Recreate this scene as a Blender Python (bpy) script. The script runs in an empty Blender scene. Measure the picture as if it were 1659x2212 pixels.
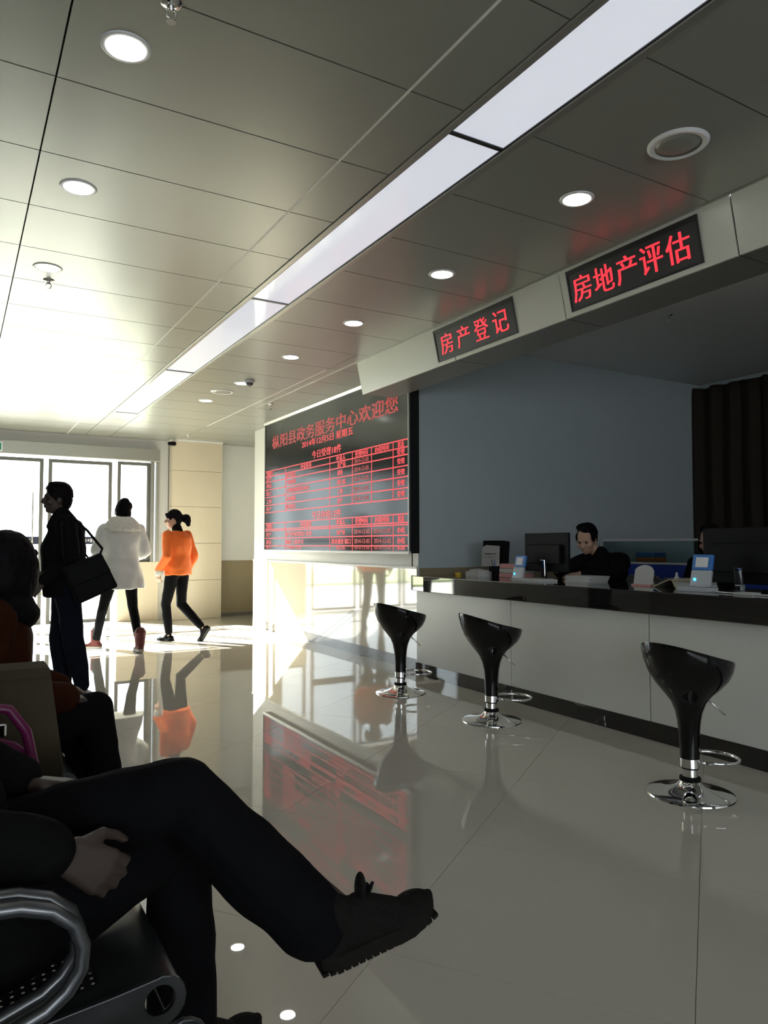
import bpy, bmesh, math, random
import numpy as np
from mathutils import Vector, Matrix, noise
S = bpy.context.scene
COL = S.collection
random.seed(7)
PI = math.pi

# ------------------------------------------------------------ camera
cd = bpy.data.cameras.new('camera')
cam = bpy.data.objects.new('camera', cd); COL.objects.link(cam)
yaw, pit, rol = 0.529967, 0.0452475, -0.00096736
fw = Vector((math.sin(yaw)*math.cos(pit), math.cos(yaw)*math.cos(pit), math.sin(pit)))
r0 = Vector((math.cos(yaw), -math.sin(yaw), 0)); u0 = r0.cross(fw)
rt = r0*math.cos(rol)+u0*math.sin(rol); up = -r0*math.sin(rol)+u0*math.cos(rol)
M = Matrix((rt, up, -fw)).transposed().to_4x4(); M.translation = (0, 0, 1.24)
cam.matrix_world = M
cd.sensor_fit = 'VERTICAL'; cd.sensor_height = 36; cd.lens = 1579.157/2212*36
cd.clip_start = 0.02
S.camera = cam

# ------------------------------------------------------------ sky, sun, exposure
w = bpy.data.worlds.new('sky'); S.world = w; w.use_nodes = True
bg = w.node_tree.nodes['Background']
bg.inputs[0].default_value = (0.86, 0.93, 1.0, 1); bg.inputs[1].default_value = 7.0
sl = bpy.data.lights.new('sun', 'SUN'); sl.energy = 75; sl.angle = 0.012; sl.color = (1, .97, .91)
so = bpy.data.objects.new('sun', sl); COL.objects.link(so); so.location = (-6, 20, 9)
so.rotation_euler = Vector((1.0, -1.45, -0.97)).to_track_quat('-Z', 'Y').to_euler()
S.view_settings.view_transform = 'Standard'; S.view_settings.look = 'None'
S.view_settings.exposure = 0.0; S.view_settings.gamma = 1.0
S.view_settings.use_curve_mapping = False
S.cycles.use_denoising = True
S.cycles.max_bounces = 10; S.cycles.diffuse_bounces = 5; S.cycles.glossy_bounces = 5
S.cycles.transparent_max_bounces = 12; S.cycles.sample_clamp_indirect = 8.0
S.cycles.caustics_reflective = False; S.cycles.caustics_refractive = False

# ------------------------------------------------------------ materials
MATS = {}
def pm(name, col, rough=.5, metal=0., spec=.5, var=.08, scale=20., bump=0., coat=0., stretch=None, ior=1.5):
    m = bpy.data.materials.new(name); m.use_nodes = True
    n = m.node_tree.nodes; l = m.node_tree.links
    p = n['Principled BSDF']
    p.inputs['Roughness'].default_value = rough; p.inputs['Metallic'].default_value = metal
    p.inputs['Specular IOR Level'].default_value = spec; p.inputs['IOR'].default_value = ior
    p.inputs['Coat Weight'].default_value = coat; p.inputs['Coat Roughness'].default_value = .04
    tc = n.new('ShaderNodeTexCoord'); nz = n.new('ShaderNodeTexNoise')
    nz.inputs['Scale'].default_value = scale; nz.inputs['Detail'].default_value = 5
    if stretch:
        mp = n.new('ShaderNodeMapping'); mp.inputs['Scale'].default_value = stretch
        l.new(tc.outputs['Object'], mp.inputs['Vector']); l.new(mp.outputs[0], nz.inputs['Vector'])
    else:
        l.new(tc.outputs['Object'], nz.inputs['Vector'])
    mx = n.new('ShaderNodeMix'); mx.data_type = 'RGBA'
    c = Vector(col)
    mx.inputs['A'].default_value = (*(c*(1-var)), 1)
    mx.inputs['B'].default_value = (*[min(1, x) for x in c*(1+var)], 1)
    l.new(nz.outputs['Fac'], mx.inputs['Factor']); l.new(mx.outputs['Result'], p.inputs['Base Color'])
    if bump:
        b = n.new('ShaderNodeBump'); b.inputs['Strength'].default_value = bump; b.inputs['Distance'].default_value = .01
        l.new(nz.outputs['Fac'], b.inputs['Height']); l.new(b.outputs[0], p.inputs['Normal'])
    MATS[name] = m; return m
def em(name, col, strength, gloss=False):
    m = bpy.data.materials.new(name); m.use_nodes = True
    p = m.node_tree.nodes['Principled BSDF']
    p.inputs['Base Color'].default_value = (.6, .6, .6, 1) if gloss else (.02, .02, .02, 1)
    p.inputs['Roughness'].default_value = .06 if gloss else .5
    p.inputs['Emission Color'].default_value = (*col, 1); p.inputs['Emission Strength'].default_value = strength
    MATS[name] = m; return m
def glassmat(name, tint=(1, 1, 1), refl=.08):
    m = bpy.data.materials.new(name); m.use_nodes = True
    n = m.node_tree.nodes; l = m.node_tree.links; n.clear()
    o = n.new('ShaderNodeOutputMaterial'); t = n.new('ShaderNodeBsdfTransparent'); g = n.new('ShaderNodeBsdfGlossy')
    f = n.new('ShaderNodeFresnel'); mx = n.new('ShaderNodeMixShader')
    f.inputs[0].default_value = 1.3
    t.inputs[0].default_value = (*tint, 1); g.inputs['Roughness'].default_value = .01
    l.new(f.outputs[0], mx.inputs[0]); l.new(t.outputs[0], mx.inputs[1]); l.new(g.outputs[0], mx.inputs[2]); l.new(mx.outputs[0], o.inputs[0])
    MATS[name] = m; return m

pm('ceiling_metal', (.33, .335, .295), rough=.30, metal=.25, spec=.5, var=.03, scale=3)
pm('ceiling_backing', (.05, .05, .05), rough=.9)
pm('joint_white', (.85, .85, .80), rough=.4)
pm('floor_tile', (.56, .535, .46), rough=.015, spec=.55, var=.05, scale=2.2, ior=1.55)
pm('grout', (.16, .15, .13), rough=.8)
pm('white_paint', (.80, .80, .77), rough=.55, var=.02, scale=6)
pm('white_paint_shaded', (.50, .56, .57), rough=.6, var=.03, scale=6)  # white office paint, with its bluish shade mixed into the colour
pm('far_wall', (.35, .35, .33), rough=.6, var=.04, scale=4)
pm('cream_stone', (.66, .58, .44), rough=.22, var=.06, scale=5, stretch=(1, 1, .3))
pm('polished_stone', (.66, .60, .49), rough=.05, spec=.8, var=.06, scale=4, ior=1.75)
pm('brown_stone', (.33, .27, .17), rough=.25, var=.08, scale=6, stretch=(4, 4, .5))
pm('skirting_stone', (.18, .165, .145), rough=.12, var=.15, scale=14)
pm('aluminium', (.36, .36, .32), rough=.34, metal=.6, var=.03)
pm('door_frame', (.15, .15, .14), rough=.5, metal=.3, var=.03)
pm('dark_aluminium', (.30, .30, .30), rough=.35, metal=.8, var=.03)
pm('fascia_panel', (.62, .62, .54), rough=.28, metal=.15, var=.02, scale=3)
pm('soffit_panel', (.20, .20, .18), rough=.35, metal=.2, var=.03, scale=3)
pm('black_trim', (.012, .012, .013), rough=.35)
pm('black_granite', (.012, .011, .011), rough=.035, spec=.65, var=.5, scale=120, ior=1.6)
pm('counter_laminate', (.62, .62, .57), rough=.35, var=.02, scale=8)
pm('screen_black', (.030, .032, .032), rough=.13, spec=.14, var=.1, scale=60, ior=1.5)
pm('sign_black', (.03, .03, .03), rough=.4, var=.1, scale=60)
pm('black_gloss', (.004, .004, .0045), rough=.10, spec=.35, var=.1)
pm('chrome', (.80, .80, .80), rough=.05, metal=1., var=.01)
pm('rubber', (.007, .007, .007), rough=.7, spec=.12)
pm('black_plastic', (.007, .007, .008), rough=.6, spec=.08, var=.1)
pm('grey_plastic', (.10, .10, .105), rough=.45, var=.05)
pm('white_plastic', (.75, .76, .76), rough=.35, var=.02)
pm('device_white', (.48, .50, .52), rough=.4, var=.02)
pm('blue_plastic', (.05, .20, .55), rough=.35, var=.03)
pm('blue_board', (.02, .06, .40), rough=.5, var=.05)
pm('orange_card', (.75, .20, .04), rough=.6)
pm('paper', (.50, .50, .48), rough=.8, var=.03)
pm('cream_paper', (.50, .46, .32), rough=.8, var=.04)
pm('pink_paper', (.60, .30, .28), rough=.8, var=.05)
pm('yellow_plastic', (.75, .50, .03), rough=.4)
pm('green_plastic', (.03, .18, .09), rough=.4)
pm('curtain_cloth', (.030, .021, .013), rough=.9, var=.25, scale=5, stretch=(6, 6, .4))
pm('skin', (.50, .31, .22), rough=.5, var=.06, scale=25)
pm('skin_shaded', (.055, .037, .03), rough=.5, var=.08, scale=25)  # skin of the underexposed figures, their shade put into the base colour
pm('eye_dark', (.015, .012, .01), rough=.1)
pm('hair_black', (.006, .005, .006), rough=.6, var=.4, scale=60, bump=.5, stretch=(1, 1, .25), spec=.06)
pm('jacket_black', (.006, .006, .007), rough=.8, var=.3, scale=16, bump=.35, spec=.06)
pm('jacket_wool', (.006, .006, .006), rough=.9, var=.35, scale=40, bump=.35, spec=.06)
pm('jeans', (.008, .010, .017), rough=.85, var=.35, scale=12, bump=.3, spec=.06)
pm('trousers_black', (.005, .005, .006), rough=.85, var=.3, scale=14, bump=.3, spec=.06)
pm('coat_white', (.80, .80, .78), rough=.75, var=.03, scale=9, bump=.25)
pm('fur_white', (.78, .76, .70), rough=.95, var=.12, scale=55, bump=1.0)
pm('boot_red', (.11, .018, .016), rough=.7, var=.2, scale=20, bump=.2)
pm('sole_rubber', (.45, .43, .40), rough=.7)
pm('jacket_orange', (.84, .16, .018), rough=.7, var=.08, scale=10, bump=.25)
pm('cuff_knit', (.55, .53, .50), rough=.9, var=.2, scale=60)
pm('coat_brown', (.032, .009, .003), rough=.85, var=.35, scale=14, bump=.4, spec=.06)
pm('sneaker_mesh', (.012, .011, .010), rough=.85, var=.4, scale=90, bump=.5, spec=.06)
pm('sneaker_sole', (.014, .0125, .011), rough=.8, var=.2, scale=40, spec=.06)
pm('shoe_white', (.55, .56, .58), rough=.6)
pm('leather_black', (.004, .004, .0045), rough=.65, spec=.12, var=.3, scale=50, bump=.15)
pm('kraft_paper', (.05, .037, .018), rough=.85, var=.12, scale=9)
pm('pink_leather', (.13, .006, .06), rough=.4, var=.15, scale=20)
pm('arm_steel', (.15, .155, .16), rough=.30, metal=.8, var=.04)
pm('bench_steel', (.045, .048, .05), rough=.36, metal=.6, var=.05)
pm('pavement', (.42, .40, .37), rough=.9, var=.1, scale=3)
pm('lawn', (.30, .33, .14), rough=1., var=.4, scale=8)
pm('sign_green', (.01, .22, .14), rough=.4)
pm('sticker_navy', (.02, .022, .05), rough=.4)
em('led_red', (1.0, .035, .06), 1.1)
em('led_board_red', (1.0, .035, .055), .90)
em('led_red_dim', (1.0, .035, .05), .45)
em('strip_glow', (.86, .89, 1.0), .62, gloss=True)
em('lamp_glow', (1.0, .99, .96), 30)
em('led_blue', (.05, .55, 1.0), 4)
em('screen_glow', (.55, .65, .60), .16)
glassmat('clear_glass', (.97, 1, .99))
glassmat('partition_glass', (.80, .90, .92))
G = MATS

# ------------------------------------------------------------ mesh helpers
class MB:
    def __init__(s): s.v = []; s.f = []
    def add(s, v, f):
        o = len(s.v); s.v += [tuple(x) for x in v]; s.f += [tuple(i+o for i in q) for q in f]; return s
    def box(s, x0, x1, y0, y1, z0, z1):
        v = [(x, y, z) for z in (z0, z1) for y in (y0, y1) for x in (x0, x1)]
        return s.add(v, [(0, 2, 3, 1), (4, 5, 7, 6), (0, 1, 5, 4), (2, 6, 7, 3), (0, 4, 6, 2), (1, 3, 7, 5)])
    def obox(s, c, ex, ey, ez):     # oriented box, half-extent vectors
        c, ex, ey, ez = map(Vector, (c, ex, ey, ez))
        v = [c+ex*a+ey*b+ez*d for d in (-1, 1) for b in (-1, 1) for a in (-1, 1)]
        return s.add(v, [(0, 2, 3, 1), (4, 5, 7, 6), (0, 1, 5, 4), (2, 6, 7, 3), (0, 4, 6, 2), (1, 3, 7, 5)])
    def lathe(s, prof, seg=32, c=(0, 0, 0), cap=True):
        v = []; f = []; n = len(prof)
        for i in range(seg):
            a = 2*PI*i/seg
            for r, z in prof: v.append((c[0]+r*math.cos(a), c[1]+r*math.sin(a), c[2]+z))
        for i in range(seg):
            j = (i+1) % seg
            for k in range(n-1): f.append((i*n+k, j*n+k, j*n+k+1, i*n+k+1))
        if cap:
            f.append(tuple(i*n for i in range(seg))[::-1]); f.append(tuple(i*n+n-1 for i in range(seg)))
        return s.add(v, f)
    def tube(s, path, r, seg=10, closed=False):
        P = [Vector(p) for p in path]; n = len(P); v = []; f = []
        rr = r if isinstance(r, (list, tuple)) else [r]*n
        t0 = (P[1]-P[0]).normalized(); ref = Vector((0, 0, 1)) if abs(t0.z) < .9 else Vector((1, 0, 0))
        nx = t0.cross(ref).normalized()
        for i, p in enumerate(P):
            if closed: t = (P[(i+1) % n]-P[i-1]).normalized()
            else: t = (P[min(i+1, n-1)]-P[max(i-1, 0)]).normalized()
            nx = (nx-t*nx.dot(t)).normalized(); ny = t.cross(nx)
            for k in range(seg):
                a = 2*PI*k/seg; v.append(p+(nx*math.cos(a)+ny*math.sin(a))*rr[i])
        for i in range(n if closed else n-1):
            j = (i+1) % n
            for k in range(seg): f.append((i*seg+k, i*seg+(k+1) % seg, j*seg+(k+1) % seg, j*seg+k))
        if not closed: f += [tuple(range(seg))[::-1], tuple((n-1)*seg+k for k in range(seg))]
        return s.add(v, f)
    def prism(s, poly, d):          # closed 3-D polygon extruded by vector d
        P = [Vector(p) for p in poly]; d = Vector(d); n = len(P)
        return s.add(P+[p+d for p in P], [tuple(range(n))[::-1], tuple(range(n, 2*n))]+[(i, (i+1) % n, n+(i+1) % n, n+i) for i in range(n)])
    def cap(s, a, ra, b, rb, seg=14):    # tapered capsule, closed
        a, b = Vector(a), Vector(b); t = b-a; L = t.length
        t = t.normalized() if L > 1e-6 else Vector((0, 0, 1))
        ref = Vector((0, 0, 1)) if abs(t.z) < .9 else Vector((1, 0, 0))
        nx = t.cross(ref).normalized(); ny = t.cross(nx)
        rings = [(a, ra, -PI/2+PI/2*k/4) for k in range(1, 5)]+[(b, rb, PI/2*k/4) for k in range(0, 4)]
        v = [a-t*ra]; f = []
        for c, r, ph in rings:
            for k in range(seg):
                an = 2*PI*k/seg; v.append(c+t*(r*math.sin(ph))+(nx*math.cos(an)+ny*math.sin(an))*(r*math.cos(ph)))
        v.append(b+t*rb); m = len(rings)
        for k in range(seg):
            f.append((0, 1+(k+1) % seg, 1+k)); q = 1+(m-1)*seg; f.append((q+k, q+(k+1) % seg, len(v)-1))
        for i in range(m-1):
            for k in range(seg):
                p = 1+i*seg; f.append((p+k, p+(k+1) % seg, p+seg+(k+1) % seg, p+seg+k))
        return s.add(v, f)
    def ell(s, c, r, R=None, seg=18, rings=10):
        c = Vector(c); R = R or Matrix.Identity(3); v = [c+R@Vector((0, 0, -r[2]))]; f = []
        for i in range(1, rings):
            ph = -PI/2+PI*i/rings
            for k in range(seg):
                a = 2*PI*k/seg
                v.append(c+R@Vector((r[0]*math.cos(a)*math.cos(ph), r[1]*math.sin(a)*math.cos(ph), r[2]*math.sin(ph))))
        v.append(c+R@Vector((0, 0, r[2]))); m = rings-1
        for k in range(seg):
            f.append((0, 1+(k+1) % seg, 1+k)); q = 1+(m-1)*seg; f.append((q+k, q+(k+1) % seg, len(v)-1))
        for i in range(m-1):
            for k in range(seg):
                p = 1+i*seg; f.append((p+k, p+(k+1) % seg, p+seg+(k+1) % seg, p+seg+k))
        return s.add(v, f)
    def mesh(s, name):
        me = bpy.data.meshes.new(name); me.from_pydata(s.v, [], s.f); me.update()
        bm = bmesh.new(); bm.from_mesh(me); bmesh.ops.recalc_face_normals(bm, faces=bm.faces); bm.to_mesh(me); bm.free()
        return me

def link(name, me, mat, parent=None, smooth=False, bevel=0, angle=None):
    o = bpy.data.objects.new(name, me); COL.objects.link(o)
    if mat and not me.materials: me.materials.append(G[mat] if isinstance(mat, str) else mat)
    if smooth:
        me.polygons.foreach_set('use_smooth', [True]*len(me.polygons))
        if angle: me.set_sharp_from_angle(angle=math.radians(angle))
    if bevel:
        b = o.modifiers.new('bevel', 'BEVEL'); b.width = bevel; b.segments = 2; b.limit_method = 'ANGLE'
    if parent:
        o.parent = parent
        if parent.get('_abs'): o.matrix_parent_inverse = Matrix.Translation(-parent.location)
    return o
def build(name, mb, mat, parent=None, **k): return link(name, mb.mesh(name), mat, parent, **k)
def tag(o, label, cat, group=None):
    o['label'] = label; o['category'] = cat
    if group: o['group'] = group
    return o
def thing(name, label, cat, loc=(0, 0, 0), rz=0, group=None, absolute=False):
    o = bpy.data.objects.new(name, None); COL.objects.link(o); o.empty_display_size = .1
    o.location = loc; o.rotation_euler = (0, 0, rz)
    if absolute: o['_abs'] = 1      # children are given in world coordinates
    return tag(o, label, cat, group)
def structure(name, mb, mat, parent=None, **k):
    o = build(name, mb, mat, parent, **k)
    if not parent: o['kind'] = 'structure'
    return o
def dup(root, loc, rz, label):
    r = root.copy(); COL.objects.link(r); r.location = loc; r.rotation_euler = (0, 0, rz); r['label'] = label
    for ch in list(root.children):
        c = ch.copy(); COL.objects.link(c); c.parent = r
        for g in ch.children:
            d = g.copy(); COL.objects.link(d); d.parent = c
    return r
def blob(name, mb, mat, parent, vox=.01, it=6, disp=0, dscale=30, dec=None):   # one continuous skin grown over joined capsules
    me = mb.mesh(name); o = bpy.data.objects.new(name, me); COL.objects.link(o)
    r = o.modifiers.new('r', 'REMESH'); r.mode = 'VOXEL'; r.voxel_size = vox
    s = o.modifiers.new('s', 'SMOOTH'); s.factor = .5; s.iterations = it
    dg = bpy.context.evaluated_depsgraph_get(); dg.update()
    m2 = bpy.data.meshes.new_from_object(o.evaluated_get(dg)); m2.name = name
    bpy.data.objects.remove(o); bpy.data.meshes.remove(me)
    if disp:
        n = len(m2.vertices); co = np.empty(n*3); no = np.empty(n*3)
        m2.vertices.foreach_get('co', co); m2.vertex_normals.foreach_get('vector', no)
        d = np.array([noise.noise(Vector(c)*dscale) for c in co.reshape(-1, 3)])*disp
        m2.vertices.foreach_set('co', co+no*np.repeat(d, 3)); m2.update()
    return link(name, m2, mat, parent, smooth=True)

def text_mb(body, w, h, org, xd, yd, bold=0., depth=.002, fat=0.):    # lettering as a flat slab of glyphs fitted to w x h
    cu = bpy.data.curves.new('t', 'FONT'); cu.body = body; cu.size = 1; cu.offset = bold; cu.resolution_u = 2
    o = bpy.data.objects.new('t', cu); COL.objects.link(o)
    dg = bpy.context.evaluated_depsgraph_get(); dg.update()
    me = bpy.data.meshes.new_from_object(o.evaluated_get(dg))
    n = len(me.vertices); co = np.empty(n*3); me.vertices.foreach_get('co', co); co = co.reshape(-1, 3)
    F = [tuple(p.vertices) for p in me.polygons]
    bpy.data.objects.remove(o); bpy.data.curves.remove(cu); bpy.data.meshes.remove(me)
    if n == 0: return MB()
    lo, hi = co.min(0), co.max(0)
    u = (co[:, 0]-lo[0])/max(hi[0]-lo[0], 1e-6)*w; v = (co[:, 1]-lo[1])/max(hi[1]-lo[1], 1e-6)*h
    xd, yd, org = np.array(xd), np.array(yd), np.array(org)
    nd = np.cross(xd, yd); mb = MB(); u = u*(1-fat*h/w)
    for i, sh in enumerate((0,) if not fat else (0, .5, 1)):      # heavier uprights, as dot matrix characters have
        P = org+(u[:, None]+sh*fat*h)*xd+v[:, None]*yd+nd*(depth+i*.0002)
        mb.add(P.tolist(), F)
    return mb
def text_obj(name, parent, mat, *a, **k):
    mb = text_mb(*a, **k)
    me = bpy.data.meshes.new(name); me.from_pydata(mb.v, [], mb.f); me.update()
    return link(name, me, mat, parent)

# ============================================================ ROOM SHELL
HC = 3.012          # ceiling height
XL, YB = -7.5, -5.0     # left and back walls of the hall
YD = 12.55          # plane of the entrance doors
XW, YW = 3.985, 6.13    # wall carrying the LED board, and its near corner
# ---- floor: diagonal polished tiles on a mortar bed
fl = structure('floor', MB().box(-3.2, 8.4, -1.0, YD+.15, -.12, -.012), 'grout')
structure('floor_rear', MB().box(XL, 8.4, YB, -1.0, -.12, 0).box(XL, -3.2, -1.0, YD+.15, -.12, 0), 'floor_tile')
def clip(poly, x0, x1, y0, y1):
    for ax, lim, sg in ((0, x0, 1), (0, x1, -1), (1, y0, 1), (1, y1, -1)):
        out = []
        for i in range(len(poly)):
            a, b = poly[i-1], poly[i]
            da, db = sg*(a[ax]-lim), sg*(b[ax]-lim)
            if (da >= 0) != (db >= 0):
                t = da/(da-db); out.append((a[0]+(b[0]-a[0])*t, a[1]+(b[1]-a[1])*t))
            if db >= 0: out.append(b)
        poly = out
        if not poly: return []
    return poly
ta = math.radians(35.6); U = (math.cos(ta), math.sin(ta)); N = (-math.sin(ta), math.cos(ta)); TP = .89; TG = .0009
full = None
for i in range(-8, 18):
    for j in range(-12, 18):
        q = [(2.09+i*TP+a, .06+j*TP+b) for a, b in ((TG, TG), (TP-TG, TG), (TP-TG, TP-TG), (TG, TP-TG))]
        P = [(U[0]*a+N[0]*b, U[1]*a+N[1]*b) for a, b in q]
        for rect in ((-3.2, 3.86, -1.0, 6.0), (-3.2, XW, 6.0, 10.77), (-3.2, 4.9, 10.77, YD)):
            c = clip(P, *rect)
            if len(c) < 3: continue
            ar = abs(sum(c[k-1][0]*c[k][1]-c[k][0]*c[k-1][1] for k in range(len(c))))/2
            if ar < .004: continue
            if len(c) == 4 and abs(ar-(TP-2*TG)**2) < 1e-5:
                if full is None:
                    full = MB().prism([(p[0]-P[0][0], p[1]-P[0][1], -.012) for p in P], (0, 0, .012)).mesh('floor_tile')
                o = link('floor_tile', full, 'floor_tile', fl); o.location = (P[0][0], P[0][1], 0)
            else:
                build('floor_tile', MB().prism([(p[0], p[1], -.012) for p in c], (0, 0, .012)), 'floor_tile', fl)

# ---- ceiling: aluminium panels hung below a dark void
ce = structure('ceiling', MB().box(-3.2, 3.36, -2.5, YD, HC+.03, HC+.12).box(3.36, 4.9, 6.25, YD, HC+.03, HC+.12), 'ceiling_backing')
structure('ceiling_rear', MB().box(XL, 3.36, YB, -2.455, HC, HC+.12).box(XL, -3.11, -2.455, YD, HC, HC+.12), 'ceiling_metal')
pcache = {}
def panel(x0, x1, y0, y1):
    g = .0035
    k = (round(x1-x0, 3), round(y1-y0, 3))
    if k not in pcache:
        pcache[k] = MB().box(g, k[0]-g, g, k[1]-g, 0, .022).mesh('ceiling_panel')
    o = link('ceiling_panel', pcache[k], 'ceiling_metal', ce); o.location = (x0, y0, HC)
rows = [2.345+.6*k for k in range(-8, 18)]
for y in rows[:-1]:
    y1 = min(y+.6, YD)
    if y1-y < .05: continue
    for x0, x1 in ((-3.11, -2.11), (-2.11, -.91), (-.91, .29), (.29, 1.49), (1.49, 1.755)): panel(x0, x1, y, y1)
    if y > 9.9: panel(1.755, 2.125, y, y1)
    if y+.3 < 6.2: panel(2.125, 3.34, y, y1)
    else:
        panel(2.125, 3.2, y, y1); panel(3.2, XW if y < 10.7 else 4.88, y, y1)
for x, ya, yb in ((1.49, -2.45, YD), (3.2, 6.62, 10.7)):
    build('joint_strip', MB().box(x-.006, x+.006, ya, yb, HC-.001, HC+.02), 'joint_white', ce)
# ---- recessed strip light in the ceiling, with a metal rail on both sides
for i, (x0, x1) in enumerate(((1.755, 1.79), (2.085, 2.125))):
    structure('trim_%d' % (i+1), MB().box(x0, x1, -2.45, 10.145, HC-.008, HC+.03), 'aluminium', bevel=.004)
names = ['glowing ceiling strip panel nearest the camera, cut by the top edge of the photo', 'second glowing ceiling strip panel, between the first two dark cross joints',
         'third glowing ceiling strip panel, with the bright streak crossing its near joint', 'farthest glowing ceiling strip panel, washed out near the doors']
ye = [.04, 2.5, 4.95, 7.43, 10.13]
for i in range(4):
    a, b = ye[i]+.012, ye[i+1]-.012
    t = thing('strip_light', names[i], 'ceiling light', (1.937, (a+b)/2, HC+.02), group='glowing strip in the ceiling', absolute=True)
    build('diffuser', MB().box(1.797, 2.078, a, b, HC+.004, HC+.016), 'strip_glow', t)
    build('frame', MB().box(1.79, 1.797, a-.012, b+.012, HC-.002, HC+.03).box(2.078, 2.085, a-.012, b+.012, HC-.002, HC+.03)
          .box(1.797, 2.078, b, b+.012, HC-.002, HC+.03).box(1.797, 2.078, a-.012, a, HC-.002, HC+.03), 'black_trim', t)

# ---- bulkhead over the counter: leaning fascia panels, soffit panels, back board
tr = structure('trim_3', MB().prism([(3.356, YB, HC), (3.424, YB, 2.735), (3.735, YB, 2.735), (3.735, YB, HC)], (0, 6.205-YB, 0)).box(3.735, 3.755, YB, 6.205, 2.73, 3.33), 'black_trim')
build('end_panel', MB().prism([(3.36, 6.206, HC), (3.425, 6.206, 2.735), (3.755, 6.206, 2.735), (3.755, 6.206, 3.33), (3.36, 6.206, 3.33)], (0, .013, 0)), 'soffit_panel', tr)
fy = [YB, -1.416, -.198, 1.02, 2.238, 3.456, 4.674, 6.222]
for a, b in zip(fy[:-1], fy[1:]):
    a += .005; b -= .005
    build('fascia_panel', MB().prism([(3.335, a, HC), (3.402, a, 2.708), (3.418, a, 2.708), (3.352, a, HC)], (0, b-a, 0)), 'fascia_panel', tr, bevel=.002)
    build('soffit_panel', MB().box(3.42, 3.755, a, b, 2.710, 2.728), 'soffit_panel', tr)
build('edge_strip', MB().box(3.318, 3.336, YB, 9.0, HC-.006, HC+.01), 'aluminium', tr)

# ---- walls
wr = structure('wall_right', MB().box(XW, 4.9, YW+.1, 10.77, 0, HC).box(4.9, 5.0, 10.0, YD+.2, 0, HC+.1).box(XW, XW+.12, YW, YW+.12, 0, HC), 'white_paint')
for a, b in ((YW+.005, 7.29), (7.29, 8.45), (8.45, 9.61), (9.61, 10.77)):
    build('stone_panel', MB().box(XW-.014, XW, a+.001, b-.001, .11, 1.0), 'polished_stone', wr)
build('dado_cap', MB().box(XW-.02, XW, YW, 10.77, 1.0, 1.022), 'joint_white', wr)
structure('baseboard_right', MB().box(XW-.018, XW, YW, 10.77, 0, .11), 'skirting_stone')
wo = structure('wall_office', MB().box(4.105, 8.4, YW, YW+.1, 0, 3.33).box(XW, 4.105, YW-.004, YW, 0, 3.33), 'white_paint_shaded')
build('dado_panel', MB().box(4.0, 8.3, YW-.016, YW-.004, 0, 1.01), 'brown_stone', wo)
structure('wall_curtain', MB().box(8.4, 8.5, YB, YW+.1, 0, 3.33), 'white_paint_shaded')
structure('ceiling_office', MB().box(3.755, 8.5, YB, YW+.1, 3.33, 3.4), 'white_paint')
structure('wall_back', MB().box(XL-.1, 8.5, YB-.1, YB, 0, 1.05).box(XL-.1, 8.5, YB-.1, YB, 2.55, 3.4).box(XL-.1, -5.0, YB-.1, YB, 1.05, 2.55).box(3.2, 8.5, YB-.1, YB, 1.05, 2.55), 'far_wall')
for i in range(4):
    xa = -5.0+2.05*i; structure('window_%d' % (i+4), MB().box(xa, xa+.06, YB-.08, YB-.02, 1.05, 2.55).box(xa+1.99, xa+2.05, YB-.08, YB-.02, 1.05, 2.55).box(xa+.06, xa+1.99, YB-.08, YB-.02, 1.05, 1.11).box(xa+.06, xa+1.99, YB-.08, YB-.02, 2.49, 2.55), 'aluminium')
structure('wall_left', MB().box(XL-.1, XL, YB, YD+.15, 0, HC+.1), 'far_wall')

# ---- entrance wall: lintel, header beam, stone column, low stone wall, glazing
wf = structure('wall_far', MB().box(XL, -1.52, YD, YD+.15, 0, 2.84).box(XL, 3.2, YD, YD+.15, 2.84, HC+.1).box(2.935, 3.2, YD, YD+.15, 0, 2.84).box(3.2, 4.9, YD, YD+.15, 0, HC+.1), 'white_paint')
build('dado_panel', MB().box(3.96, 4.9, YD-.014, YD, .0, .97), 'brown_stone', wf)
build('sill_wall', MB().box(2.285, 2.935, YD-.06, YD+.1, 0, .965), 'cream_stone', wf)
build('column_core', MB().box(3.10, 3.935, 12.27, YD, 0, HC), 'grout', wf)
for a, b in zip((0, .655, 1.275, 1.888, 2.492), (.655, 1.275, 1.888, 2.492, 2.985)):
    build('stone_panel', MB().box(3.09, 3.945, 12.25, 12.45, a+.0025, b-.0025), 'cream_stone', wf, bevel=.002)
build('column_cap', MB().box(3.08, 3.955, 12.24, 12.5, 2.985, HC), 'white_paint', wf)
structure('trim_4', MB().box(-3.2, 2.925, YD-.16, YD+.02, 2.635, 2.838), 'aluminium', bevel=.006)       # door operator beam
structure('trim_5', MB().box(2.80, 2.86, YD-.05, YD+.05, .965, 2.635).box(2.875, 2.925, YD-.12, YD+.05, .965, 2.635), 'aluminium', bevel=.004)
structure('baseboard_far', MB().box(3.945, 4.9, YD-.02, YD, 0, .06), 'skirting_stone')

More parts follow.
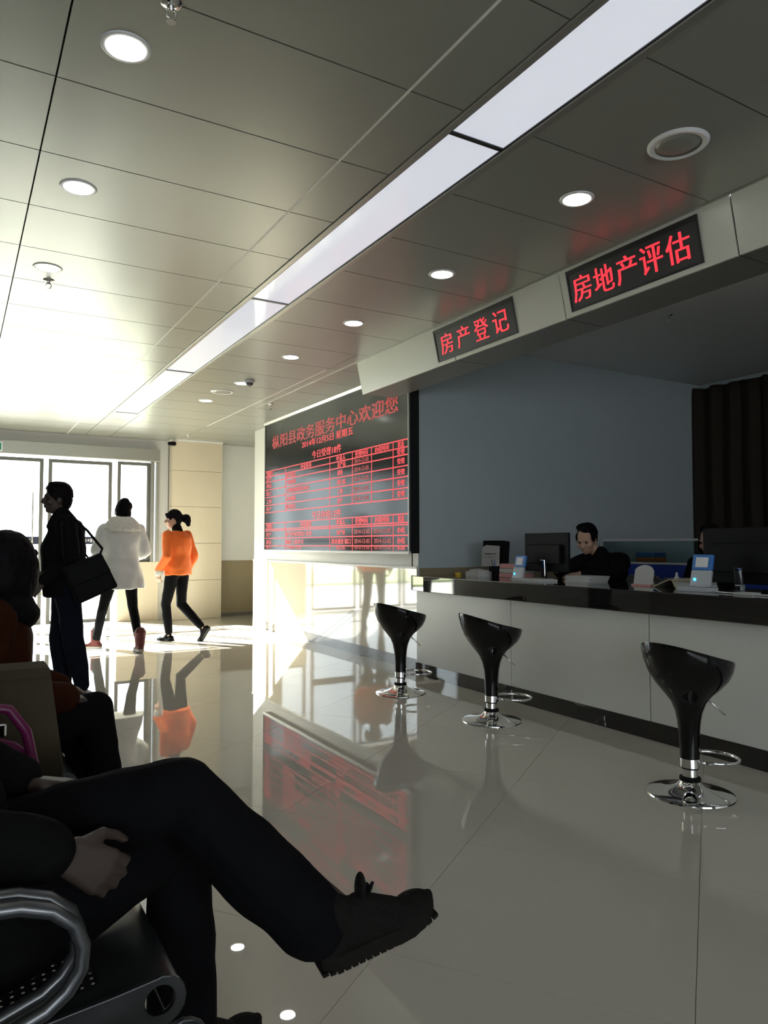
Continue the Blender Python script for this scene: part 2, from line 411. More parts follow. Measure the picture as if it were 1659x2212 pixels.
def leaf(name, kind, x0, x1, z0, z1, y, fr=.055, handle=False, mat='door_frame'):
    o = structure(name, MB().box(x0, x0+fr, y-.025, y+.025, z0, z1).box(x1-fr, x1, y-.025, y+.025, z0, z1)
                  .box(x0+fr, x1-fr, y-.025, y+.025, z1-fr, z1).box(x0+fr, x1-fr, y-.025, y+.025, z0, z0+fr), mat, bevel=.004)
    build('pane', MB().box(x0+fr-.01, x1-fr+.01, y-.004, y+.004, z0+fr-.01, z1-fr+.01), 'clear_glass', o)
    return o
d1 = leaf('door_1', 'door', .22, 1.165, .012, 2.60, YD-.02)
d2 = leaf('door_2', 'door', 1.235, 2.185, .012, 2.60, YD-.02)
w1 = leaf('window_1', 'window', 2.275, 2.80, .965, 2.625, YD+.02)
xs = [-1.51, -.69, .17]
for i in range(2): leaf('window_%d' % (i+2), 'window', xs[i], xs[i+1]-.03, .012, 2.61, YD+.02)
# navy sticker band with white lettering across both door leaves
for d, x0, x1 in ((d1, .27, 1.11), (d2, 1.285, 2.13)):
    build('sticker_band', MB().box(x0, x1, YD-.029, YD-.026, 1.258, 1.378), 'sticker_navy', d)
    s = text_obj('lettering', d, 'white_plastic', '政务服务中心', .70, .062, (x0+.07, YD-.030, 1.287), (1, 0, 0), (0, 0, 1), bold=.004, fat=.07, depth=.0008)
build('pull_handle', MB().tube([(1.02, YD-.03, 1.1), (1.02, YD-.075, 1.12), (1.02, YD-.075, 2.05), (1.02, YD-.03, 2.07)], .010), 'aluminium', d1, smooth=True)

# ---- outdoors
structure('ground_outside', MB().box(-40, 40, YD+.15, 60, -.2, -.05), 'pavement')
gl = structure('lawn', MB().box(-40, 40, 21, 32, -.05, .02), 'lawn')

# ============================================================ CEILING FITTINGS
def fit(name, cat, loc, label, group):
    return thing(name, label, cat, loc, 0, group)
lens_me = MB().lathe([(0.001, 0), (.068, 0), (.068, .01), (.001, .01)], 28, cap=False).mesh('lens')
ring_me = MB().lathe([(.068, .012), (.070, -.006), (.084, -.004), (.088, 0), (.088, .012)], 28, cap=False).mesh('ring')
def downlight(x, y, label):
    t = fit('downlight', 'ceiling light', (x, y, HC), label, 'round recessed ceiling lamps')
    a = link('lens', lens_me, 'lamp_glow', t); a.location = (0, 0, -.0035)
    link('ring', ring_me, 'white_plastic', t, smooth=True)
ord_r = ['', 'nearest lit downlight in the counter row, above the five character sign', 'second downlight in the counter row, above the four character sign',
         'third downlight in the counter row, left of the fascia end', 'fourth downlight in the counter row, past the end of the fascia', 'downlight just beside the small ceiling dome camera', 'farthest downlight in the counter row, beside the far speaker']
for i, (x, y) in enumerate(((2.71, 1.443), (2.71, 2.667), (2.71, 3.872), (2.706, 5.096), (2.69, 6.324), (2.67, 7.63), (2.61, 8.77))):
    downlight(x, y, ord_r[i] or 'round downlight above the frame')
for x, y, l in ((.485, 1.40, 'round downlight above the photo on the left row'), (.485, 2.643, 'largest lit downlight at the upper left of the ceiling'), (.487, 3.824, 'second downlight of the left row, below the largest one'),
                (.47, 5.045, 'third downlight of the left row, just above a sprinkler')):
    downlight(x, y, l)
for x, y, l in ((2.72, 2.066, 'round white ceiling speaker above the five character sign'), (2.62, 8.163, 'round white ceiling speaker at the far end, near the dome camera')):
    t = fit('ceiling_speaker', 'speaker', (x, y, HC), l, 'round ceiling speakers')
    build('rim', MB().lathe([(.098, -.008), (.118, -.012), (.130, -.004), (.130, .01), (.098, .01)], 40, cap=False), 'white_plastic', t, smooth=True, angle=40)
    build('grille', MB().lathe([(.001, -.010), (.06, -.009), (.099, -.006), (.099, .0)], 40, cap=False), 'ceiling_metal', t, smooth=True)
def sprinkler(x, y, z, l):
    t = fit('sprinkler', 'sprinkler', (x, y, z), l, 'fire sprinklers in the ceiling')
    build('escutcheon', MB().lathe([(.001, -.012), (.016, -.012), (.034, -.004), (.036, .0), (.001, .0)], 24, cap=False), 'chrome', t, smooth=True)
    build('body', MB().lathe([(.010, -.012), (.011, -.024), (.007, -.03)], 12), 'chrome', t)
    build('arm', MB().tube([(.010, 0, -.022), (.017, 0, -.035), (.012, 0, -.052), (0, 0, -.058), (-.012, 0, -.052), (-.017, 0, -.035), (-.010, 0, -.022)], .0028, 6), 'chrome', t, smooth=True)
    build('deflector', MB().lathe([(.004, -.056), (.004, -.062), (.016, -.064), (.016, -.066), (.001, -.066)], 16), 'chrome', t)
sprinkler(.50, 5.285, HC, 'chrome sprinkler just below the third downlight of the left row')
sprinkler(.57, 2.345, HC, 'sprinkler cut off by the top edge of the photo')
sprinkler(3.385, 8.59, HC, 'sprinkler hanging above the far left corner of the LED board')
sprinkler(3.2, 11.7, HC, 'small sprinkler in front of the stone column')
sprinkler(5.55, 4.35, 3.33, 'small dark sprinkler on the ceiling behind the counter')
t = thing('dome_camera', 'small dome camera on the ceiling beside a downlight of the counter row', 'camera', (2.69, 7.45, HC))
build('base', MB().lathe([(.001, -.03), (.052, -.03), (.056, -.02), (.056, 0), (.001, 0)], 24, cap=False), 'white_plastic', t, smooth=True, angle=40)
build('dome', MB().ell((0, 0, -.032), (.04, .04, .034)), 'grey_plastic', t, smooth=True)
t = thing('wall_camera', 'small black camera mounted at the top left edge of the stone column', 'camera', (3.05, 12.2, 2.93), absolute=True)
build('housing', MB().cap((3.10, 12.18, 2.925), .035, (3.01, 12.12, 2.915), .032), 'black_plastic', t, smooth=True)
build('bracket', MB().box(3.08, 3.11, 12.18, 12.25, 2.93, 2.96), 'white_plastic', t)
t = thing('exit_sign', 'green exit sign on the door header at the left edge of the photo', 'sign', (.40, YD-.19, 2.72), absolute=True)
build('case', MB().box(.22, .58, YD-.19, YD-.16, 2.662, 2.80), 'white_plastic', t)
build('face', MB().box(.235, .565, YD-.193, YD-.19, 2.677, 2.785), 'sign_green', t)

# ============================================================ LED SIGNS
FT, FB = Vector((3.335, 0, 3.012)), Vector((3.402, 0, 2.708))
fd = (FB-FT).normalized(); fn = Vector((fd.z, 0, -fd.x))
if fn.x > 0: fn = -fn
def fp(y, s, o): p = FT+fd*s+fn*o; return Vector((p.x, y, p.z))
def fascia_sign(y0, y1, body, label, ty0, ty1, sp, s0=.026, s1=.283):
    t = thing('led_sign', label, 'sign', fp((y0+y1)/2, .15, .01), group='red LED signs on the fascia', absolute=True)
    def slab(a, b, c, d, o0, o1):
        return MB().prism([fp(a, c, o0), fp(b, c, o0), fp(b, d, o0), fp(a, d, o0)], fn*(o1-o0))
    build('screen', slab(y0+.012, y1-.012, s0+.03, s1-.012, .0, .004), 'sign_black', t)
    fr = MB()
    for q in ((y0, y1, s0, s0+.03), (y0, y1, s1-.012, s1), (y0, y0+.012, s0+.03, s1-.012), (y1-.012, y1, s0+.03, s1-.012)):
        m = slab(*q, .0, .008); fr.add(m.v, m.f)
    build('frame', fr, 'black_trim', t)
    n = len(body); cw = (ty1-ty0)/(n+(n-1)*sp)
    L = MB()
    for i, ch in enumerate(body):
        ya = ty1-i*cw*(1+sp)
        m = text_mb(ch, cw, .158, fp(ya, .237, .005), (0, -1, 0), -fd, bold=0, depth=.001, fat=.045)
        L.add(m.v, m.f)
    me = bpy.data.meshes.new('lettering'); me.from_pydata(L.v, [], L.f)
    o = link('lettering', me, 'led_red', t); o['kind'] = 'stuff'
fascia_sign(2.430, 3.392, '房地产评估', 'red LED sign with five characters on the fascia, at right', 2.49, 3.355, .12)
fascia_sign(3.915, 4.90, '房产登记', 'red LED sign with four characters on the fascia, nearer the LED board', 3.99, 4.83, .30)

XB = 3.87
bd = thing('led_board', 'large black LED information board with red text and tables on the right wall', 'display board', (XB, 8.05, 1.155), absolute=True)
build('housing', MB().box(XB+.008, XW, 6.105, 10.03, 1.158, HC), 'black_trim', bd)
build('screen', MB().box(XB, XB+.008, 6.118, 10.015, 1.178, 2.978), 'screen_black', bd)
fr = build('frame_top', MB().prism([(XB-.03, 6.09, HC-.003), (XB+.01, 6.09, HC-.003), (XB+.01, 6.09, 2.978), (XB-.012, 6.09, 2.978)], (0, 3.945, 0)), 'aluminium', bd)
build('frame_side', MB().box(XB-.012, XB+.008, 6.103, 6.118, 1.165, 2.978), 'aluminium', bd, bevel=.003)
build('frame_side', MB().box(XB-.012, XB+.008, 10.015, 10.03, 1.165, 2.978), 'aluminium', bd, bevel=.003)
build('frame_bottom', MB().box(XB-.02, XB+.01, 6.09, 10.03, 1.150, 1.178), 'white_plastic', bd, bevel=.004)
def btext(name, body, y_left, y_right, z0, z1, mat='led_board_red', bold=.004, fat=0., into=None):
    a = (body, y_left-y_right, z1-z0, (XB-.001, y_left, z0), (0, -1, 0), (0, 0, 1))
    if into is not None:
        m = text_mb(*a, bold=bold, fat=fat, depth=.0006); into.add(m.v, m.f)
    else:
        o = text_obj(name, bd, mat, *a, bold=bold, fat=fat, depth=.0006); o['kind'] = 'stuff'
btext('title_text', '枞阳县政务服务中心欢迎您', 9.757, 6.312, 2.60, 2.785, 'led_red_dim', fat=.07)
btext('date_text', '2014年12月5日 星期五', 8.722, 7.295, 2.497, 2.592, fat=.07)
btext('heading_text', '今日受理18件', 8.41, 7.585, 2.328, 2.43, fat=.07)
btext('heading_text', '今日办结13件', 8.41, 7.585, 1.568, 1.668, fat=.07)
ln = MB()
def hl(z, t=.013): ln.box(XB-.0016, XB, 6.122, 10.01, z-t/2, z+t/2)
def vl(y, z0, z1, t=.013): ln.box(XB-.0016, XB, y-t/2, y+t/2, z0, z1)
T1 = [2.30, 2.222, 2.145, 2.035, 1.925, 1.812, 1.707]; T2 = [1.552, 1.466, 1.444, 1.338, 1.232]
CV = [9.264, 7.894, 7.312, 6.869, 6.418]
for z in T1+T2: hl(z)
for y in CV: vl(y, T1[-1], T1[0]); vl(y, 1.18, T2[0])
o = build('table_lines', ln, 'led_board_red', bd); o['kind'] = 'stuff'
br, dm = MB(), MB()
for z1, z0 in ((2.296, 2.226), (1.548, 1.470)):
    for ch, a, b in (('受理编号', 9.97, 9.72), ('申请事项', 8.75, 8.42), ('申请人', 7.72, 7.48), ('受理时间', 7.25, 6.95), ('办结时间', 6.80, 6.50), ('状态', 6.33, 6.20)):
        btext('', ch, a, b, z0+.004, z1-.004, into=br, fat=.10)
T1r = [(2.222, 2.145), (2.145, 2.035), (2.035, 1.925), (1.925, 1.812), (1.812, 1.707)]
it = [('房产', '房屋登记', '房产局'), ('建设', '产权转移', '建委'), ('国土', '土地使用权登记办证', '国土局'), ('工商', '名称预核', '工商'), ('房产', '抵押登记', '房产')]
for (z1, z0), (p, q, r) in zip(T1r, it):
    h = min(.062, (z1-z0)*.78); zc = (z0+z1)/2
    btext('', p, 9.97, 9.77, zc-h/2, zc+h/2, into=br, fat=.10); btext('', q, 9.25, 9.25-.085*len(q), zc-h/2, zc+h/2, into=br, fat=.10)
    btext('', r, 7.69, 7.69-.07*len(r), zc-h/2, zc+h/2, into=br, fat=.10); btext('', '受理', 6.34, 6.19, zc-h/2, zc+h/2, into=br, fat=.10)
    btext('', '2014-12-05', 7.27, 6.93, zc-.024, zc+.024, into=dm, fat=.10)
for (z1, z0), (p, q, r) in zip(((1.444, 1.338), (1.338, 1.232), (1.232, 1.186)), (('房产', '房屋所有权登记 变更', '房产局'), ('建设', '规划 工程许可', '建设规划 窗口'), ('国土', '土地证 办理', '国土局'))):
    h = min(.062, (z1-z0)*.78); zc = (z0+z1)/2
    btext('', p, 9.97, 9.77, zc-h/2, zc+h/2, into=br, fat=.10); btext('', q, 9.25, 9.25-.085*len(q), zc-h/2, zc+h/2, into=br, fat=.10)
    btext('', r, 7.60+.035*len(r), 7.60-.035*len(r), zc-h/2, zc+h/2, into=br, fat=.10); btext('', '办结', 6.34, 6.19, zc-h/2, zc+h/2, into=br, fat=.10)
    for y in (7.27, 6.82): btext('', '2014-12-05', y, y-.36, zc-h*.4, zc+h*.4, into=dm, fat=.10)
for nm, m, mt in (('table_text', br, 'led_board_red'), ('date_column', dm, 'led_red_dim')):
    me = bpy.data.meshes.new(nm); me.from_pydata(m.v, [], m.f); o = link(nm, me, mt, bd); o['kind'] = 'stuff'

# ============================================================ COUNTER
ZS = .945
ct = thing('service_counter', 'long white panelled service counter with black plinth, along the right side', 'counter', (4.1, 3, 0), absolute=True)
ys = [-2.2, -.86, .50, 1.858, 3.212, 4.565, 5.955]
for a, b in zip(ys[:-1], ys[1:]):
    build('front_panel', MB().box(3.85, 3.87, a+.0045, b-.0045, .115, .80), 'counter_laminate', ct, bevel=.002)
build('carcass', MB().box(3.872, 4.30, -2.4, 5.95, .05, .80), 'black_trim', ct)
build('end_panel', MB().box(3.872, 4.30, 5.951, 5.965, .115, .80), 'counter_laminate', ct)
build('plinth', MB().box(3.846, 3.90, -2.4, 5.965, 0, .115), 'black_granite', ct)
sl_ = thing('countertop', 'thick polished black stone worktop lying on the white counter', 'countertop', (4.2, 3, .80), absolute=True)
build('slab', MB().prism([(3.80, -2.4, .80), (4.62, -2.4, .80), (4.62, 6.10, .80), (3.96, 6.10, .80), (3.845, 6.045, .80), (3.80, 5.76, .80)], (0, 0, ZS-.80)), 'black_granite', sl_, bevel=.006)

# ============================================================ BAR STOOLS
def make_stool():
    t = thing('bar_stool', '', 'stool', (0, 0, 0), 0, 'black bar stools in front of the counter')
    m = MB(); seg = 44
    prof = [(.046, .175), (.047, .24), (.050, .30), (.056, .36), (.066, .41), (.084, .455), (.115, .495), (.155, .535), (.190, .580), (.212, .63), (.222, .675), (.221, .690)]
    inner = [(.214, .690), (.205, .66), (.18, .615), (.13, .585), (.06, .575), (.004, .573)]
    v = []; f = []; allp = prof+inner; n = len(allp)
    for i in range(seg):
        a = 2*PI*i/seg; cx, sx = math.cos(a), math.sin(a)
        for k, (r, z) in enumerate(allp):
            wgt = max(0, min(1, (z-.50)/.19)) if k < len(prof) else max(0, min(1, (z-.50)/.19))
            back = max(0, -cx)       # -x is the high lip, +x the low front
            zz = z+wgt*(-cx*.052+.02*back*back)
            rr = r*(1+wgt*.05*back)
            v.append((rr*cx, rr*sx*(1-.04*wgt), zz))
    for i in range(seg):
        j = (i+1) % seg
        for k in range(n-1): f.append((i*n+k, j*n+k, j*n+k+1, i*n+k+1))
    f.append(tuple(i*n+n-1 for i in range(seg))); f.append(tuple(i*n for i in range(seg))[::-1])
    m.add(v, f); build('seat', m, 'black_gloss', t, smooth=True, angle=60)
    build('column', MB().lathe([(.0475, .178), (.0475, .135), (.044, .133)], 28).lathe([(.037, .128), (.037, .088)], 28), 'chrome', t, smooth=True, angle=40)
    build('collar', MB().lathe([(.034, .134), (.041, .132), (.041, .126), (.034, .124)], 24).lathe([(.036, .090), (.050, .084), (.052, .072), (.046, .060)], 28), 'rubber', t, smooth=True, angle=50)
    build('base', MB().lathe([(.001, .074), (.046, .074), (.052, .060), (.068, .044), (.10, .028), (.15, .016), (.195, .010), (.208, .006), (.210, .0), (.001, .0)], 56, cap=False), 'chrome', t, smooth=True, angle=50)
    fr = [(.04, .035, .155), (.10, .10, .155), (.17, .125, .152)]+[(.18+.125*math.cos(a)-.0, .125*math.sin(a), .150) for a in [PI/2-PI*k/10 for k in range(11)]]+[(.17, -.125, .152), (.10, -.10, .155), (.04, -.035, .155)]
    build('footrest', MB().tube(fr, .009, 8), 'chrome', t, smooth=True)
    build('lever', MB().tube([(.06, -.055, .475), (.09, -.082, .44), (.128, -.112, .395)], [.0045, .0045, .0055], 8), 'chrome', t, smooth=True)
    return t
s1 = make_stool(); s1['label'] = 'black bar stool farthest from the camera, near the left end of the counter'; s1.location = (3.255, 5.285, 0); s1.rotation_euler.z = .12
s2 = dup(s1, (3.30, 4.13, 0), -.18, 'middle one of the three black bar stools, in front of the first panel seam')
s3 = dup(s1, (3.19, 2.425, 0), .0, 'black bar stool nearest the camera, at the right edge')

# ============================================================ PEOPLE
def V(*a): return Vector(a)
def headm(yaw=0, pitch=0, roll=0):
    return (Matrix.Rotation(yaw, 3, 'Z') @ Matrix.Rotation(pitch, 3, 'X') @ Matrix.Rotation(roll, 3, 'Y'))
def head_prims(m, c, R, s=1.0):
    P = lambda x, y, z: c+R@V(x, y, z)*s
    m.ell(P(0, -.012, .022), V(.076, .094, .102)*s, R)
    m.ell(P(0, .022, -.045), V(.060, .068, .078)*s, R)
    m.ell(P(0, .058, -.094), V(.026, .026, .022)*s, R)
    m.cap(P(0, .088, .012), .010*s, P(0, .108, -.026), .014*s, 8)
    m.ell(P(.013, .094, -.031), V(.010, .012, .009)*s, R); m.ell(P(-.013, .094, -.031), V(.010, .012, .009)*s, R)
    m.ell(P(0, .078, .028), V(.056, .016, .012)*s, R)
    m.ell(P(0, .086, -.056), V(.024, .013, .007)*s, R); m.ell(P(0, .084, -.068), V(.021, .013, .008)*s, R)
    for q in (-1, 1):
        m.ell(P(q*.045, .052, -.028), V(.026, .030, .026)*s, R)
        m.ell(P(q*.078, -.008, -.010), V(.010, .022, .033)*s, R@Matrix.Rotation(q*-.3, 3, 'Z'))
def eyes(parent, c, R, s=1.0):
    for q in (-1, 1):
        m = MB().ell(c+R@V(q*.031, .076, .004)*s, V(.012, .009, .006)*s, R, 10, 6)
        build('eye', m, 'eye_dark', parent, smooth=True)
def hand_prims(m, w, d, n, th, curl=.5, s=1.0, spread=.10):
    # w wrist, d direction to the knuckles, n back-of-hand normal, th side the thumb leaves from
    d = d.normalized(); n = (n-d*n.dot(d)).normalized(); t = d.cross(n); t = t if t.dot(th) > 0 else -t
    L = .085*s
    for k, o in enumerate((.030, .011, -.009, -.028)):
        kn = w+d*(L-(.004, 0, .003, .010)[k]*s)+t*(o*s)
        m.cap(w+d*.012*s+t*(o*.62*s), .0155*s, kn, .0115*s, 10)
        dr = (d+t*(spread*(1.5-k)*.5)).normalized(); p = kn; nn = n
        for seg, ln in enumerate((.042, .026, .021)):
            f = (.92, 1.0, .95, .78)[k]*ln*s
            a = curl*(.75, 1.0, .8)[seg]
            dr2 = (dr*math.cos(a)-nn*math.sin(a)).normalized(); nn = (nn*math.cos(a)+dr*math.sin(a)).normalized(); dr = dr2
            q = p+dr*f; m.cap(p, (.0095, .0085, .0078)[seg]*s*(.88 if k == 3 else 1), q, (.0085, .0078, .0066)[seg]*s*(.88 if k == 3 else 1), 8); p = q
    b = w+d*.022*s+t*.022*s-n*.004*s
    e = b+(d*.62+t*.70-n*.25).normalized()*.042*s; g = e+(d*.9+t*.22-n*.30).normalized()*.032*s; h = g+(d*.95-n*.35).normalized()*.024*s
    m.cap(b, .0150*s, e, .0115*s, 8); m.cap(e, .0108*s, g, .0095*s, 8); m.cap(g, .0092*s, h, .0075*s, 8)
def shoe_mb(an, d, upv=V(0, 0, 1), s=1.0, boot=0):
    # an ankle joint, d toe direction; sole lies .075*s below the ankle
    d = d.normalized(); u = (upv-d*upv.dot(d)).normalized(); R = Matrix((d.cross(u), d, u)).transposed()
    m = MB(); P = lambda x, y, z: an+R@V(x, y, z)*s
    m.ell(P(0, -.035, -.040), V(.036, .042, .036)*s, R); m.cap(P(0, -.02, -.035), .034*s, P(0, .09, -.045), .034*s)
    m.ell(P(0, .13, -.050), V(.046, .068, .026)*s, R); m.cap(P(0, 0, .02), .038*s, P(0, .05, -.03), .036*s)
    if boot: m.cap(P(0, -.005, boot), .058*s, P(0, 0, -.01), .050*s); m.ell(P(0, -.005, boot), V(.064, .064, .02)*s, R)
    so = MB(); pts = [(0, -.080), (.030, -.066), (.036, -.02), (.034, .05), (.047, .12), (.038, .175), (.012, .200), (-.014, .200), (-.040, .175), (-.046, .12), (-.034, .05), (-.036, -.02), (-.030, -.066)]
    so.prism([P(x, y, -.078) for x, y in pts], R@V(0, 0, .026)*s)
    return m, so
def limb(m, pts):
    for (a, ra), (b, rb) in zip(pts[:-1], pts[1:]): m.cap(a, ra, b, rb)
def loft(m, secs, seg=28, wave=0, nw=7):      # closed elliptical loft: (z, rx, ry, x, y)
    v = []; f = []
    for i, (z, rx, ry, x, y) in enumerate(secs):
        for k in range(seg):
            a = 2*PI*k/seg; w = 1+(wave*math.sin(nw*a+.6) if i == 0 else wave*.5*math.sin(nw*a+.6) if i == 1 else 0)
            ca, sa = math.cos(a), math.sin(a)
            v.append((x+rx*w*math.copysign(abs(ca)**.85, ca), y+ry*w*math.copysign(abs(sa)**.85, sa), z))
    for i in range(len(secs)-1):
        for k in range(seg): f.append((i*seg+k, i*seg+(k+1) % seg, (i+1)*seg+(k+1) % seg, (i+1)*seg+k))
    f += [tuple(range(seg))[::-1], tuple((len(secs)-1)*seg+k for k in range(seg))]
    m.add(v, f)
def hair_short(m, c, R, s=1.0, fringe=True, hl=0.):
    P = lambda x, y, z: c+R@V(x, y, z)*s
    m.ell(P(0, -.022-hl, .040), V(.084, .098, .098)*s, R); m.ell(P(0, -.058, -.005), V(.072, .056, .085)*s, R)
    for q in (-1, 1): m.ell(P(q*.072, .005, .025), V(.012, .040, .045)*s, R)
    if fringe:
        for k in range(7): m.cap(P(-.055+.018*k, .055, .096), .016*s, P(-.058+.019*k, .068, .080), .010*s, 6)
    m.ell(P(.025, -.02, .112), V(.055, .06, .026)*s, R); m.ell(P(-.025, .010, .108), V(.055, .06, .026)*s, R)

def stand(name_label, loc, rz, J, mats, vox=.009, opts=None):
    """Figure from joints J (local metres, facing +y); mats: jacket, trousers, shoe; returns the root."""
    o_ = opts or {}
    t = thing('person', name_label, 'person', loc, rz)
    s = o_.get('s', 1.0); k = o_.get('build', 1.0)
    R = headm(*J.get('hrot', (0, 0, 0)))
    body = MB(); head_prims(body, J['head'], R, s)
    neck0 = J['chest']+V(0, -.01, .14)*s
    body.cap(neck0, .052*s, J['head']+R@V(0, -.02, -.06)*s, .050*s)
    limb(body, [(J['pelvis'], .085*s*k), (J['chest'], .095*s*k), (neck0, .06*s)])
    for q in 'LR':
        limb(body, [(J['sh'+q], .045*s), (J['el'+q], .036*s), (J['wr'+q], .026*s)]); body.cap(J['chest'], .07*s, J['sh'+q], .045*s)
        limb(body, [(J['hip'+q], .07*s), (J['kn'+q], .048*s), (J['an'+q], .034*s)]); body.cap(J['pelvis'], .08*s, J['hip'+q], .07*s)
        hd = J.get('hand'+q)
        if hd: hand_prims(body, J['wr'+q]+hd[0].normalized()*.01, *hd[:3], curl=hd[3] if len(hd) > 3 else .4, s=s)
    b = blob('body', body, mats.get('skin', 'skin'), t, vox=o_.get('bvox', .0065), it=3)
    eyes(t, J['head'], R, s)
    return t, R, s, k
def trousers(t, J, mat, s, k, flare=1.0, vox=.009):
    m = MB()
    m.ell(J['pelvis']+V(0, -.015, .02), V(.165, .115, .13)*s*k)
    for q in 'LR':
        m.cap(J['pelvis'], .11*s*k, J['hip'+q], .10*s*k)
        kn, an = J['kn'+q], J['an'+q]
        calf = kn.lerp(an, .32)
        limb(m, [(J['hip'+q], .098*s*k), (J['hip'+q].lerp(kn, .5), .082*s*k), (kn, .064*s*k*flare), (calf, .062*s*flare*k), (an+(kn-an)*.12, .050*s*flare)])
    return blob('trousers', m, mat, t, vox=vox, it=3, disp=.006, dscale=9)

# ---- man in the dark jacket with a shoulder bag (faces the left of the hall)
J = dict(pelvis=V(0, -.03, .95), chest=V(0, -.02, 1.30), head=V(0, .045, 1.615), hrot=(.12, 0, 0),
         shL=V(-.19, -.02, 1.40), elL=V(-.25, -.06, 1.12), wrL=V(-.20, .14, .96), shR=V(.19, -.02, 1.40), elR=V(.24, -.08, 1.12), wrR=V(.18, .16, .96),
         hipL=V(-.09, -.04, .90), knL=V(-.10, -.09, .49), anL=V(-.10, -.17, .085), hipR=V(.09, -.03, .90), knR=V(.10, .0, .48), anR=V(.10, -.04, .085),
         handL=(V(.10, .6, -.75), V(-1, .2, .2), V(.2, 1, .3), .5), handR=(V(-.10, .6, -.75), V(1, .2, .2), V(-.2, 1, .3), .5))
t, R, s, k = stand('man in a black jacket and jeans carrying a dark shoulder bag, standing in profile', (.745, 6.42, 0), PI/2-.08, J, {'skin': 'skin_shaded'})
m = MB(); hair_short(m, J['head'], R, 1.05); blob('hair', m, 'hair_black', t, vox=.007, it=2, disp=.004, dscale=70)
m = MB()
loft(m, [(.83, .185, .165, 0, -.03), (.92, .195, .172, 0, -.025), (1.08, .195, .170, 0, -.01), (1.24, .205, .165, 0, -.01), (1.36, .205, .140, 0, -.03), (1.43, .15, .10, 0, -.04), (1.46, .09, .07, 0, -.03)])
m.cap(V(0, -.03, 1.43), .085, V(0, .005, 1.50), .068)
for q, sx in (('L', -1), ('R', 1)):
    limb(m, [(J['sh'+q], .085), (J['el'+q], .070), (J['wr'+q]+(J['el'+q]-J['wr'+q])*.1, .050)])
    m.cap(V(sx*.05, .055, 1.47), .030, V(sx*.075, .10, 1.39), .022)
blob('jacket', m, 'jacket_black', t, vox=.009, it=2, disp=.012, dscale=7)
trousers(t, J, 'jeans', 1.0, 1.08, 1.2)
for q in 'LR':
    m, so = shoe_mb(J['an'+q], V(.1 if q == 'R' else -.1, 1, 0)); sh = blob('shoe', m, 'shoe_white', t, vox=.008, it=3); build('sole', so, 'sole_rubber', sh)
# his bag hangs from the left shoulder behind him: a thing of its own
bg_ = thing('shoulder_bag', 'dark leather flap bag hanging behind the man in the black jacket', 'bag', (.905, 6.05, .985))
tilt = Matrix.Rotation(math.radians(24), 3, 'Y')
def bp_(x, y, z): return tilt.inverted()@V(x, y, z)
def rbox(w, d, h, c):
    mm = MB(); pr = [(-w, -h), (w, -h), (w*.93, h), (-w*.93, h)]
    mm.prism([bp_(c[0]+x, c[1]-d, c[2]+z) for x, z in pr], tilt.inverted()@V(0, 2*d, 0)); return mm
build('bag_body', rbox(.160, .055, .145, (0, 0, 0)), 'leather_black', bg_, bevel=.02, smooth=True, angle=40)
build('flap', rbox(.155, .066, .082, (0, 0, .070)), 'leather_black', bg_, bevel=.012, smooth=True, angle=40)
build('handle', MB().tube([bp_(-.05, 0, .15), bp_(-.045, 0, .185), bp_(0, 0, .195), bp_(.045, 0, .185), bp_(.05, 0, .15)], .008), 'leather_black', bg_, smooth=True)
build('strap', MB().tube([bp_(.135, -.0, .135), V(.085, -.01, .23), V(-.02, .03, .37), V(-.12, .12, .475), V(-.15, .22, .475)], .010, 8), 'leather_black', bg_, smooth=True)
build('strap', MB().tube([bp_(-.135, .0, .13), V(-.20, .02, .28), V(-.20, .08, .42), V(-.17, .20, .475)], .009, 8), 'leather_black', bg_, smooth=True)

# ---- woman in the white padded coat, walking away
J = dict(pelvis=V(0, 0, .98), chest=V(0, .0, 1.32), head=V(0.01, .03, 1.645), hrot=(.30, .05, 0),
         shL=V(-.185, .0, 1.42), elL=V(-.265, .02, 1.17), wrL=V(-.20, .20, 1.10), shR=V(.185, .0, 1.42), elR=V(.265, .02, 1.17), wrR=V(.20, .20, 1.10),
         hipL=V(-.10, 0, .90), knL=V(-.18, .10, .50), anL=V(-.215, .30, .095), hipR=V(.10, 0, .90), knR=V(.135, -.02, .50), anR=V(.165, -.235, .095),
         handL=(V(.3, .9, 0), V(-.3, 0, 1), V(0, .4, 1), .5), handR=(V(-.3, .9, 0), V(.3, 0, 1), V(0, .4, 1), .5))
t, R, s, k = stand('woman in a white fur collared coat with black leggings, seen from behind', (1.695, 9.02, 0), .05, J, {})
m = MB(); P = lambda x, y, z: J['head']+R@V(x, y, z)
m.ell(P(0, -.02, .035), V(.086, .10, .105), R); m.ell(P(0, -.055, -.03), V(.078, .060, .085), R); m.ell(P(0, -.04, .115), V(.055, .06, .045), R); m.ell(P(.045, -.05, .06), V(.045, .05, .06), R)
for q in (-1, 1): m.ell(P(q*.07, 0, 0), V(.018, .05, .06), R)
blob('hair', m, 'hair_black', t, vox=.008, it=2, disp=.004, dscale=60)
m = MB()
loft(m, [(.735, .275, .215, 0, -.01), (.80, .265, .205, 0, -.01), (.90, .240, .185, 0, -.005), (1.02, .205, .155, 0, 0), (1.12, .190, .142, 0, 0), (1.25, .205, .150, 0, 0), (1.36, .215, .145, 0, 0), (1.44, .17, .11, 0, 0), (1.50, .09, .08, 0, 0)], wave=.05)
for q in 'LR': limb(m, [(J['sh'+q], .088), (J['el'+q], .082), (J['wr'+q], .066)])
blob('coat', m, 'coat_white', t, vox=.011, it=3, disp=.014, dscale=9)
